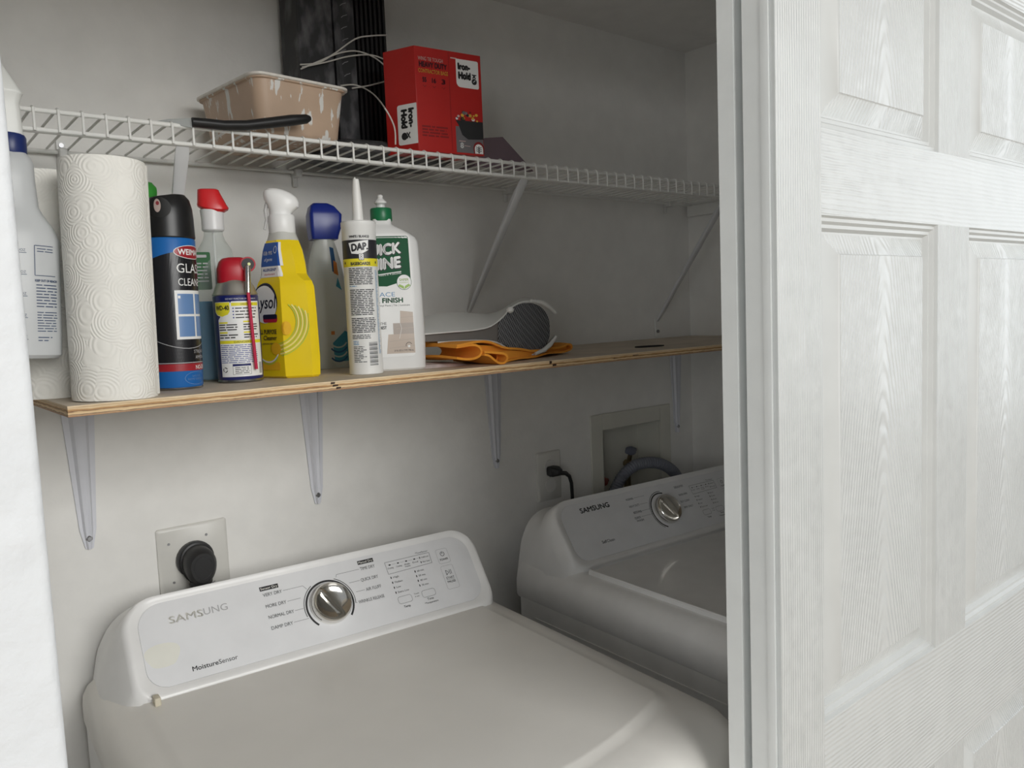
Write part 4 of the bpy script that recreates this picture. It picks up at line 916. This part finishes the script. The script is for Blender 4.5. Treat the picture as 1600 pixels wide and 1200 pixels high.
A.arc(0.030, 0.0390, 0.0045, 20, 200, 0.0007, IK, 3, 12).ell(0.030, 0.0375, 0.0020, 0.0020, WH, 3).text('27 FL OZ (1.7 PT) 798 mL', 0.0370, 0.0300, 0.0028, IK, 0.030, 'r', lay=3)
A.text('THE', -0.0080, 0.0720, 0.0045, IK, 0.010, 'c', lay=2).text('BEST', -0.0080, 0.0655, 0.0045, IK, 0.010, 'c', 0.02, lay=2)
A.build('bottle_label', [mat('label_green', (0.005, 0.085, 0.032), 0.6, spec=0.3), pure, ink, mat('steel_blue_print', (0.12, 0.28, 0.48), 0.4), mat('lime_green_print', (0.32, 0.50, 0.10), 0.4), mat('wood_plank_print', (0.56, 0.47, 0.40), 0.4), mat('grey_plank_print', (0.45, 0.39, 0.35), 0.4), mat('dark_green_print', (0.01, 0.10, 0.04), 0.4)], supmap(prof3, 4.2), t, 0.006)

# folded orange cloth
def sheet(mb, pts, th, y0f, y1f, m=0, ny=6):
    n = len(pts); out = []; nor = []
    for i in range(n):
        a = Vector(pts[max(i - 1, 0)]); b = Vector(pts[min(i + 1, n - 1)]); d = (b - a).normalized(); nor.append(Vector((-d.y, d.x)))
    rings = []
    for j in range(ny + 1):
        f = j / ny; ring = []
        for side in (1, -1):
            for i in (range(n) if side == 1 else reversed(range(n))):
                p = Vector(pts[i]) + nor[i] * th / 2 * side
                y = y0f(p.x) + (y1f(p.x) - y0f(p.x)) * f
                ring.append((p.x, y, max(p.y + 0.0012 * math.sin(p.x * 60 + f * 5), 0.0)))
        rings.append(ring)
    mb.loft(rings, m, smooth=True)
cl = thing('folded_cloth', 'orange microfibre cloth folded flat under the fan shaped cover', 'cloth', (0.75, 1.03, ZB + 0.0003))
mb = MB()
P = [(-0.020, 0.036), (0.02, 0.038), (0.055, 0.036), (0.085, 0.028), (0.12, 0.021), (0.20, 0.014), (0.27, 0.015), (0.305, 0.019), (0.320, 0.013), (0.302, 0.007), (0.20, 0.005), (0.12, 0.003), (0.075, 0.003)]
fy = lambda x: -0.012 + 0.33 * max(x - 0.03, 0)
by = lambda x: 0.13 + 0.06 * x
sheet(mb, smooth_pts(P), 0.0036, fy, by)
sheet(mb, smooth_pts([(-0.020, 0.034), (0.010, 0.034), (0.024, 0.030), (0.029, 0.022), (0.022, 0.014), (0.004, 0.012), (-0.020, 0.017)]), 0.0036, lambda x: -0.010, lambda x: 0.10)
sheet(mb, smooth_pts([(0.030, 0.021), (0.055, 0.0195), (0.070, 0.018), (0.077, 0.012), (0.072, 0.004), (0.060, 0.003), (0.050, 0.008), (0.040, 0.0145), (0.030, 0.017)]), 0.0036, lambda x: -0.016, lambda x: 0.10)
mb.add([(0.070, 0.006, 0.002), (0.31, 0.09, 0.006), (0.31, 0.088, 0.016), (0.20, 0.052, 0.012), (0.12, 0.024, 0.019), (0.075, 0.008, 0.029), (0.028, 0.004, 0.034), (0.028, 0.004, 0.022), (0.072, 0.004, 0.019)], [(0, 1, 2, 3, 4, 5, 6, 7, 8)], 0)
mb.build('cloth', mat('orange_microfibre', (0.86, 0.34, 0.035), 0.95, bump=(400, 0.0006)), cl)
c2 = thing('folded_cloth', 'dark red and white cloth scrap under the left end of the orange cloth', 'cloth', (0.70, 1.07, ZB + 0.0002))
MB().loft([[(0.0, 0.0, 0.0), (0.055, -0.012, 0.0), (0.085, 0.0, 0.0), (0.07, 0.05, 0.0), (0.01, 0.05, 0.0)], [(0.002, 0.003, 0.006), (0.05, -0.008, 0.004), (0.078, 0.002, 0.003), (0.066, 0.045, 0.006), (0.012, 0.045, 0.007)]], smooth=False).build('cloth', mat('scrap_cloth', (0.50, 0.42, 0.40), 0.9, var=0.4, vscale=30), c2)

# fan shaped cover with mesh
fc = thing('fan_shaped_cover', 'white curved plastic cover with flared dark mesh end lying on the orange cloth', 'appliance part', (0, 0, 0))
wh = mat('shell_white', (0.66, 0.66, 0.63), 0.35); gy = mat('neck_grey', (0.16, 0.15, 0.14), 0.4)
def mesh_mat():
    m = mat('fine_dark_mesh', (0.05, 0.05, 0.055), 0.4)
    nt, b = nodes(m); t_ = nt.nodes.new('ShaderNodeTexCoord'); sp = nt.nodes.new('ShaderNodeSeparateXYZ'); nt.links.new(t_.outputs['Object'], sp.inputs[0])
    a = math_node(nt, 'SINE', math_node(nt, 'MULTIPLY', math_node(nt, 'SUBTRACT', sp.outputs['X'], math_node(nt, 'MULTIPLY', sp.outputs['Z'], 0.55)), 1500))
    b_ = math_node(nt, 'SINE', math_node(nt, 'MULTIPLY', math_node(nt, 'ADD', sp.outputs['Z'], math_node(nt, 'MULTIPLY', sp.outputs['X'], 0.9)), 520))
    mx = math_node(nt, 'MAXIMUM', a, math_node(nt, 'SUBTRACT', math_node(nt, 'MULTIPLY', b_, 1.6), 1.0))
    r = nt.nodes.new('ShaderNodeValToRGB'); nt.links.new(mx, r.inputs[0]); r.color_ramp.elements[0].position = 0.25; r.color_ramp.elements[1].position = 0.95
    r.color_ramp.elements[0].color = (0.018, 0.02, 0.024, 1); r.color_ramp.elements[1].color = (0.30, 0.305, 0.31, 1)
    nt.links.new(r.outputs[0], b.inputs['Base Color']); set_bump(m, mx, 0.0003); return m
YF = 1.075
def strip(front, back, yf, yb, th, m, name):
    fr = [at(*p, yf) for p in smooth_pts(front, 5)]; bk_ = [at(*p, yb) for p in smooth_pts(back, 5)]
    n = len(fr); r1 = []
    rings = []
    for i in range(n):
        a, b = fr[i], bk_[i]; d = Vector((0, 0, -th))
        mid = a.lerp(b, 0.5) + Vector((0, 0, 0.004))
        rings.append([a, mid, b, b + d, mid + d, a + d])
    return MB().loft(rings, 0).build(name, m, fc, angle=50)
strip([(664, 521), (700, 518), (738, 515), (766, 509), (786, 494), (798, 480), (820, 470), (845, 474), (866, 489)], [(664, 494), (692, 489), (722, 488), (752, 490), (776, 487), (796, 477), (818, 467), (842, 470), (862, 485)], YF, 1.150, 0.0022, wh, 'upper_shell')
strip([(684, 534), (720, 532), (750, 531), (772, 533), (788, 540), (800, 549), (818, 554), (845, 549), (868, 527)], [(684, 536), (720, 534), (750, 533), (772, 536), (790, 542), (802, 550), (820, 553), (845, 547), (866, 526)], YF, 1.150, 0.0022, wh, 'lower_shell')
poly = [(664, 522), (700, 519), (738, 516), (767, 511), (780, 502), (780, 536), (770, 533), (738, 531), (664, 534)]
A1 = [at(*p, YF + 0.006) for p in poly]; B1 = [p * 1.045 for p in A1]; n = len(A1)
MB().add(A1 + B1, [tuple(range(n)), tuple(range(n, 2 * n))] + [(i, (i + 1) % n, n + (i + 1) % n, n + i) for i in range(n)]).build('grey_neck', gy, fc)
poly = smooth_pts([(779, 503), (788, 495), (798, 483), (812, 475), (832, 474), (848, 482), (857, 497), (859, 515), (857, 532), (846, 545), (828, 551), (812, 551), (798, 545), (788, 538), (779, 535), (779, 503)], 3)[:-1]
A1 = [at(*p, YF + 0.004) for p in poly]; B1 = [p * 1.05 for p in A1]; n = len(A1)
MB().add(A1 + B1, [tuple(range(n)), tuple(range(n, 2 * n))] + [(i, (i + 1) % n, n + (i + 1) % n, n + i) for i in range(n)]).build('mesh_grille', mesh_mat(), fc)
for px, py in ((797, 484), (806, 549)):
    p = at(px, py, YF)
    MB().lathe([(0.002, -0.006), (0.006, -0.003), (0.007, 0.001), (0.004, 0.005)], 16, c=(0, 0)).build('end_cap', wh, fc, loc=tuple(p))
for P_ in ([(830, 470), (846, 472), (858, 479), (868, 489)], [(836, 553), (850, 547), (860, 538), (869, 526)]):
    MB().tube([at(*p, YF - 0.004) for p in P_], [0.0028, 0.0042, 0.0042, 0.0030], 10).build('rim_lug', wh, fc)

# ------------------------------------------------------------------ hanging spray bottle at the left
sb = thing('spray_bottle', 'frosted white spray bottle with dark blue collar hanging from the wire shelf', 'spray bottle', (0.148, 1.088, -0.030), face_rz(0.15, 1.088, 8))
sb.rotation_euler.y = 0.062
frost = mat('frosted_bottle', (0.70, 0.72, 0.73), 0.3, alpha=0.80)
prof4 = [(0, 0.043, 0.030), (0.004, 0.0475, 0.034), (0.04, 0.048, 0.034), (0.138, 0.047, 0.034), (0.152, 0.041, 0.031), (0.167, 0.0305, 0.027), (0.175, 0.0265, 0.025), (0.205, 0.0235, 0.022), (0.224, 0.0225, 0.021), (0.232, 0.0195, 0.018), (0.237, 0.0145, 0.0145), (0.243, 0.014, 0.014)]
MB().loft([[(x, y, z) for x, y in sup(a, b, 2.7)] for z, a, b in prof4]).build('bottle_body', frost, sb)
MB().lathe([(0.0160, 0.234), (0.0168, 0.236), (0.0162, 0.254), (0.0145, 0.257)], 36).build('collar', mat('collar_navy', (0.015, 0.03, 0.14), 0.35), sb)
rings = []
for z, a, b, dx in ((0.256, 0.0125, 0.012, 0.000), (0.284, 0.0110, 0.012, -0.001), (0.291, 0.0120, 0.0125, -0.003), (0.301, 0.0145, 0.0135, -0.003), (0.303, 0.0160, 0.0140, -0.003), (0.3055, 0.0155, 0.0140, -0.004), (0.322, 0.0110, 0.0115, -0.010), (0.333, 0.0080, 0.0090, -0.014), (0.336, 0.0060, 0.0070, -0.015)):
    rings.append([(x + dx, y, z) for x, y in rrect(-a, -b, a, b, min(a, b) * 0.5, 4)])
MB().loft(rings, smooth=True).build('spray_head', mat('head_pale', (0.76, 0.77, 0.74), 0.35), sb, angle=30)
MB().tube([(-0.010, 0.0, 0.325), (-0.028, 0.02, 0.315), (-0.03, 0.045, 0.300), (-0.028, 0.050, 0.285)], [0.006, 0.006, 0.005, 0.004], 12).build('trigger_lever', MATS['head_pale'], sb)
A = Art(); BI = 0
for i in range(5):
    z = 0.1200 - i * 0.0245; A.line([(-0.006, z), (0.0085, z)], 0.0006, BI, 0).text('ML./OZ', -0.004, z + 0.0015, 0.0030, BI, 0.0115, lay=0)
A.line([(0.036, 0.1290), (0.0165, 0.1290), (0.0165, 0.0950), (0.038, 0.0950)], 0.0008, BI, 0)
A.micro(0.019, 0.121, 0.036, 0.127, 2, BI, 0.3, 61, 0, 0.05).text('KEEP OUT OF REACH', 0.0165, 0.0880, 0.0026, BI, 0.023, 'l', 0.03, lay=0)
A.micro(0.0175, 0.0580, 0.040, 0.0860, 8, BI, 0.32, 62, 0, 0.05).micro(0.0180, 0.0300, 0.040, 0.0545, 8, BI, 0.32, 63, 0, 0.1).micro(0.0185, 0.0190, 0.038, 0.0260, 2, BI, 0.32, 64, 0, 0.5)
A.build('bottle_print', [mat('slate_blue_print', (0.05, 0.08, 0.16), 0.5)], supmap(prof4, 2.7), sb, 0.004)

# ------------------------------------------------------------------ things on the wire shelf
ZD = ZW + 0.0042
# paint tray / tub
N_, R_, L_ = Vector((0.490, 1.140, 0)), Vector((0.652, 1.156, 0)), Vector((0.455, 1.335, 0))
ctr = (R_ + L_) / 2; ang = math.atan2((R_ - N_).y, (R_ - N_).x)
tu = thing('paint_tub', 'beige plastic paint tub splashed with white paint on the wire shelf', 'paint tub', (ctr.x, ctr.y, ZD + 0.0002), ang)
hw, hd = (R_ - N_).length / 2, (L_ - N_).length / 2
tubm = mat('beige_tub_plastic', (0.56, 0.41, 0.30), 0.45, var=0.06)
def paint_streaks(m):
    nt, b = nodes(m); t_ = nt.nodes.new('ShaderNodeTexCoord'); mp = nt.nodes.new('ShaderNodeMapping'); mp.inputs['Scale'].default_value = (75, 75, 20)
    nt.links.new(t_.outputs['Object'], mp.inputs[0]); nz = nt.nodes.new('ShaderNodeTexNoise'); nz.inputs['Detail'].default_value = 6; nz.inputs['Scale'].default_value = 1.0
    nt.links.new(mp.outputs[0], nz.inputs[0]); r = nt.nodes.new('ShaderNodeValToRGB'); nt.links.new(nz.outputs['Fac'], r.inputs[0])
    r.color_ramp.elements[0].position = 0.585; r.color_ramp.elements[1].position = 0.61
    r.color_ramp.elements[0].color = (0, 0, 0, 1); r.color_ramp.elements[1].color = (1, 1, 1, 1)
    mx = nt.nodes.new('ShaderNodeMix'); mx.data_type = 'RGBA'; src = b.inputs['Base Color'].links[0].from_socket
    nt.links.new(r.outputs[0], mx.inputs[0]); nt.links.new(src, mx.inputs[6]); mx.inputs[7].default_value = (0.78, 0.77, 0.74, 1); nt.links.new(mx.outputs[2], b.inputs['Base Color'])
paint_streaks(tubm)
h_ = 0.085
R1 = [[(x, y, z) for x, y in rrect(-hw + i, -hd + i, hw - i, hd - i, r * 0.75, 6)] for i, r, z in ((0.022, 0.018, 0.0), (0.016, 0.022, 0.004), (0.012, 0.024, 0.010), (0.004, 0.026, h_ - 0.006), (0.0, 0.028, h_ - 0.005), (0.0, 0.028, h_), (0.005, 0.024, h_), (0.014, 0.02, 0.012), (0.03, 0.015, 0.004))]
MB().loft(R1, 0, caps=(True, True)).build('tub_body', tubm, tu, angle=50)
MB().loft([[(x, y, z) for x, y in rrect(-hw - i, -hd - i, hw + i, hd + i, 0.021, 6)] for i, z in ((0.0005, h_ - 0.003), (0.0028, h_ - 0.002), (0.0028, h_ + 0.0012), (-0.004, h_ + 0.0014), (-0.0045, h_ - 0.001))], caps=(False, False)).build('tub_rim', mat('paint_crusted_rim', (0.82, 0.78, 0.72), 0.5, var=0.1, vscale=60), tu)

# scraper with black handle
sc = thing('scraper', 'black handled scraper with grey blade lying across the front lip of the wire shelf', 'scraper', (0, 0, 0))
pts = [at(px, py, Y) for px, py, Y in ((484, 185, 1.122), (478, 186, 1.122), (455, 188, 1.124), (420, 192, 1.126), (385, 196, 1.128), (350, 196, 1.129), (322, 193, 1.130), (300, 191, 1.132))]
MB().tube(pts, [0.0050, 0.0085, 0.0100, 0.0095, 0.0090, 0.0085, 0.0085, 0.0080], 16, flat=0.8).build('handle', mat('black_handle', (0.010, 0.010, 0.011), 0.45), sc)
q = [at(302, 184, 1.134), at(262, 186, 1.142), at(240, 190, 1.15), at(262, 193, 1.142), at(302, 200, 1.132)]
MB().add([p + Vector((0, d, 0)) for d in (0, 0.0012) for p in q], [(0, 1, 2, 3, 4), (9, 8, 7, 6, 5)] + [(i, (i + 1) % 5, 5 + (i + 1) % 5, 5 + i) for i in range(5)]).build('blade', mat('dull_steel', (0.32, 0.33, 0.32), 0.5, 0.6), sc)

# bundle of black plastic strips
bd = thing('plastic_strip_bundle', 'tall bundle of scuffed black ribbed plastic strips tied with cord on the wire shelf', 'plastic strips', (0.632, 1.300, ZD + 0.030))
scuff = mat('scuffed_black', (0.030, 0.031, 0.034), 0.5)
def scuffs(m):
    nt, b = nodes(m); t_ = nt.nodes.new('ShaderNodeTexCoord'); mp = nt.nodes.new('ShaderNodeMapping'); mp.inputs['Scale'].default_value = (45, 30, 18); mp.inputs['Rotation'].default_value = (0, 0.5, 0)
    nt.links.new(t_.outputs['Object'], mp.inputs[0]); nz = nt.nodes.new('ShaderNodeTexNoise'); nz.inputs['Detail'].default_value = 8; nz.inputs['Scale'].default_value = 1
    nt.links.new(mp.outputs[0], nz.inputs[0]); r = nt.nodes.new('ShaderNodeValToRGB'); nt.links.new(nz.outputs['Fac'], r.inputs[0])
    r.color_ramp.elements[0].position = 0.46; r.color_ramp.elements[0].color = (0.030, 0.031, 0.034, 1); r.color_ramp.elements[1].position = 0.70; r.color_ramp.elements[1].color = (0.16, 0.16, 0.17, 1)
    nt.links.new(r.outputs[0], b.inputs['Base Color'])
scuffs(scuff)
ht = 0.345
MB().box(0, 0, 0, 0.066, 0.068, ht).build('smooth_strip', scuff, bd, bevel=0.002)
MB().box(0.0675, -0.003, 0, 0.108, 0.066, ht).build('scuffed_strip', scuff, bd, bevel=0.002)
mb = MB().box(0.110, 0.004, 0, 0.174, 0.066, ht)
for i in range(7): mb.box(0.111 + i * 0.0092, -0.004, 0, 0.1155 + i * 0.0092, 0.004, ht)
mb.build('ribbed_strip', mat('matt_black_ribs', (0.012, 0.012, 0.013), 0.5), bd)
mk = Art()
rd = random.Random(5)
for i in range(9):
    z = 0.285 - i * 0.020; x = 0.083 + rd.uniform(-0.002, 0.004)
    mk.line([(x - 0.005, z - 0.004), (x, z), (x + 0.003, z + 0.001), (x + 0.007, z + 0.003)], 0.0011, 0)
mk.build('chalk_marks', [mat('chalk_grey', (0.30, 0.30, 0.31), 0.8)], lambda a, z, o: (a, -0.003 - o, z), bd)
cd = thing('cord', 'thin white cord looped around the black plastic strips', 'cord', (0, 0, 0))
mb = MB(); YC = 1.288
for P in ([(469, 101), (497, 98), (522, 84), (555, 61), (580, 56), (604, 55)], [(470, 108), (500, 95), (530, 83), (558, 80), (585, 90), (606, 107)], [(472, 105), (510, 97), (545, 88), (580, 86), (605, 95)],
          [(532, 134), (556, 133), (582, 146), (602, 170), (616, 198), (618, 226)], [(550, 138), (575, 134), (606, 126)]):
    Q_ = smooth_pts(P, 6)
    mb.tube([at(*p, YC - (0.138 * max(0, min(1, (p[1] - 136) / 34)) if P[-1][1] > 220 else 0)) for p in Q_], 0.0013, 8)
mb.build('cord_loops', mat('white_cord', (0.72, 0.70, 0.65), 0.5), cd)

# flat dark bag under the bundle
bgm = mat('dark_bag', (0.075, 0.078, 0.082), 0.5, bump=(35, 0.006))
bgo = thing('plastic_bag', 'flat dark grey bag lying on the wire shelf under the black strips', 'bag', (0.765, 1.282, ZD + 0.0002))
rings = []
for z, a, b in ((0.0, 0.125, 0.072), (0.004, 0.132, 0.080), (0.014, 0.125, 0.076), (0.024, 0.11, 0.064), (0.0295, 0.10, 0.050)):
    rings.append([((a * math.copysign(abs(math.cos(q)) ** 0.6, math.cos(q))) * (1 + 0.04 * math.sin(5 * q)), b * math.copysign(abs(math.sin(q)) ** 0.6, math.sin(q)) * (1 + 0.05 * math.sin(7 * q)), z) for q in [i * 2 * PI / 48 for i in range(48)]])
MB().loft(rings).build('bag', bgm, bgo)

# red box of contractor bags
Ap, Bp = Vector((0.7625, 1.146, 0)), Vector((0.8900, 1.132, 0)); Cp = Vector((0.738, 1.205, 0)); Dp = Cp + (Bp - Ap) * 1.05
hb = 0.1710
rb = thing('cardboard_box', 'red cardboard box of heavy duty contractor bags on the wire shelf', 'box', (Ap.x, Ap.y, ZD + 0.0004))
redm = mat('box_red', (0.50, 0.018, 0.015), 0.38)
Q = [Vector((0, 0, 0)), Bp - Ap, Dp - Ap, Cp - Ap]
MB().prism([(q.x, q.y) for q in Q], (0, hb), 0, 'z').build('carton', redm, rb, bevel=0.0008)
d1 = (Bp - Ap); w1 = d1.length; d1n = d1.normalized(); n1 = Vector((d1n.y, -d1n.x, 0))
A = Art(); WH, IK, YO, DK, GYM, DR, PK = range(7)
A.text('WING TIE TOUGH', 0.006, 0.1490, 0.0062, PK, 0.047, 'l', 0.01).text('HEAVY DUTY', 0.008, 0.1385, 0.0088, DK, 0.052, 'l', 0.035).text('CONTRACTOR BAGS', 0.006, 0.1290, 0.0066, YO, 0.056, 'l', 0.01)
for i, s_ in enumerate(('55', '16', '3')):
    A.text(s_, 0.0165 + i * 0.018, 0.1140, 0.0080, DK, 0.007, 'c', 0.03); A.line([(0.0135 + i * 0.018, 0.109), (0.0165 + i * 0.018, 0.106), (0.0195 + i * 0.018, 0.109)], 0.001, DR)
A.line([(0.0645, 0.004), (0.0640, hb - 0.003)], 0.0008, DR)
A.micro(0.008, 0.0240, 0.062, 0.0440, 4, DR, 0.55, 71)
A.rect(0.068, 0.1590, 0.080, 0.1610, PK, 0)
A.poly(rrect(0.0780, 0.1130, 0.1225, 0.1600, (0.008, 0.003, 0.003, 0.001), 4), WH, 1)
A.text('Iron-', 0.0825, 0.1430, 0.0110, IK, 0.0230, 'l', 0.05, lay=2).text('Hold', 0.0830, 0.1275, 0.0120, IK, 0.0230, 'l', 0.05, lay=2)
A.ell(0.1135, 0.1250, 0.0052, 0.0052, IK, 2).line([(0.1105, 0.1305), (0.1165, 0.1370)], 0.0022, IK, 2).line([(0.1165, 0.1305), (0.1105, 0.1370)], 0.0022, IK, 2).line([(0.109, 0.1365), (0.1185, 0.1365)], 0.0012, IK, 2).line([(0.1115, 0.1240), (0.1155, 0.1275)], 0.0010, WH, 3)
A.rect(0.0725, 0.0030, 0.1270, 0.0470, GYM, 0)
A.poly([(0.0725, 0.0570), (0.1275, 0.0580), (0.1275, 0.0280), (0.0960, 0.0260), (0.0850, 0.0330), (0.0780, 0.0500)], IK, 1)
rd = random.Random(3)
for i in range(26):
    x = rd.uniform(0.0745, 0.1215); y = 0.0575 + rd.uniform(0, 0.016) * math.sin(PI * (x - 0.068) / 0.062); a = rd.uniform(0.0018, 0.0040)
    A.ell(x, y, a, a * 0.8, (WH, PK, YO, IK, GYM)[rd.randrange(5)] if x < 0.1 else (YO, YO, WH, DR)[rd.randrange(4)], 2 + i % 3, 6)
A.text('8', 0.0835, 0.0110, 0.0090, WH, 0.006, 'c', 0.03, lay=2).line([(0.078, 0.0225), (0.091, 0.0225)], 0.0010, PK, 2).line([(0.088, 0.015), (0.100, 0.0145)], 0.0008, PK, 2)
A.poly([(0.1070, 0.003)] + [(0.1170 + 0.0110 * math.cos(PI - i * PI / 10), 0.0120 + 0.0115 * math.sin(PI - i * PI / 10)) for i in range(11)] + [(0.1275, 0.003)], DR, 3)
A.poly([(0.1090, 0.003)] + [(0.1170 + 0.0085 * math.cos(PI - i * PI / 10), 0.0110 + 0.0085 * math.sin(PI - i * PI / 10)) for i in range(11)] + [(0.1255, 0.003)], WH, 4)
A.line([(0.1170, 0.0035), (0.1170, 0.0160)], 0.0018, IK, 5)
for sg in (-1, 1):
    for k_ in range(3): A.line([(0.1170, 0.0055 + k_ * 0.003), (0.1170 + sg * 0.0055, 0.0085 + k_ * 0.0032)], 0.0011, IK, 5)
pm = [pure, ink, mat('box_yellow', (0.75, 0.45, 0.06), 0.4), mat('box_dark_maroon', (0.07, 0.012, 0.02), 0.4), mat('box_grey', (0.16, 0.15, 0.16), 0.4), mat('box_deep_red', (0.24, 0.012, 0.012), 0.4), mat('box_pink', (0.72, 0.50, 0.46), 0.4)]
A.build('box_print', pm, lambda a, z, o: tuple(d1n * a + n1 * o + Vector((0, 0, z))), rb)
d2 = (Cp - Ap); d2n = d2.normalized(); n2 = Vector((d2n.y, -d2n.x, 0)) * -1
A = Art()
e_ = d2.length
A.poly(rrect(e_ - 0.0400, 0.0130, e_ - 0.0005, 0.0790, (0.004, 0.001, 0.001, 0.004), 4), 0, 0)
A.text('Iron-', e_ - 0.0170, 0.0710, 0.0110, 1, 0.0300, 'l', 0.05, lay=1, rot=-PI / 2).text('Hold', e_ - 0.0320, 0.0700, 0.0120, 1, 0.0290, 'l', 0.05, lay=1, rot=-PI / 2)
A.ell(e_ - 0.0275, 0.0270, 0.0060, 0.0062, 1, 1).line([(e_ - 0.016, 0.0230), (e_ - 0.0225, 0.0330)], 0.0022, 1, 1).line([(e_ - 0.016, 0.0330), (e_ - 0.0225, 0.0230)], 0.0022, 1, 1)
A.build('side_print', pm, lambda a, z, o: tuple(d2n * (d2.length - a) + n2 * o + Vector((0, 0, z))), rb)

# mauve folded card to the right of the box
mc = thing('folded_card', 'dark mauve folded card leaning behind the red box', 'card', (0.93, 1.215, ZD + 0.0003))
MB().add([(0, 0, 0), (0.150, 0, 0), (0.075, 0.004, 0.062), (0.030, 0.004, 0.055), (0, 0.002, 0), (0.150, 0.002, 0), (0.075, 0.006, 0.062), (0.030, 0.006, 0.055), (0.01, 0.07, 0), (0.01, 0.072, 0)],
         [(0, 1, 2, 3), (4, 7, 6, 5), (0, 4, 5, 1), (1, 5, 6, 2), (2, 6, 7, 3), (0, 3, 7, 4), (0, 8, 3), (4, 7, 9)]).build('card', mat('mauve_card', (0.22, 0.16, 0.19), 0.6), mc)
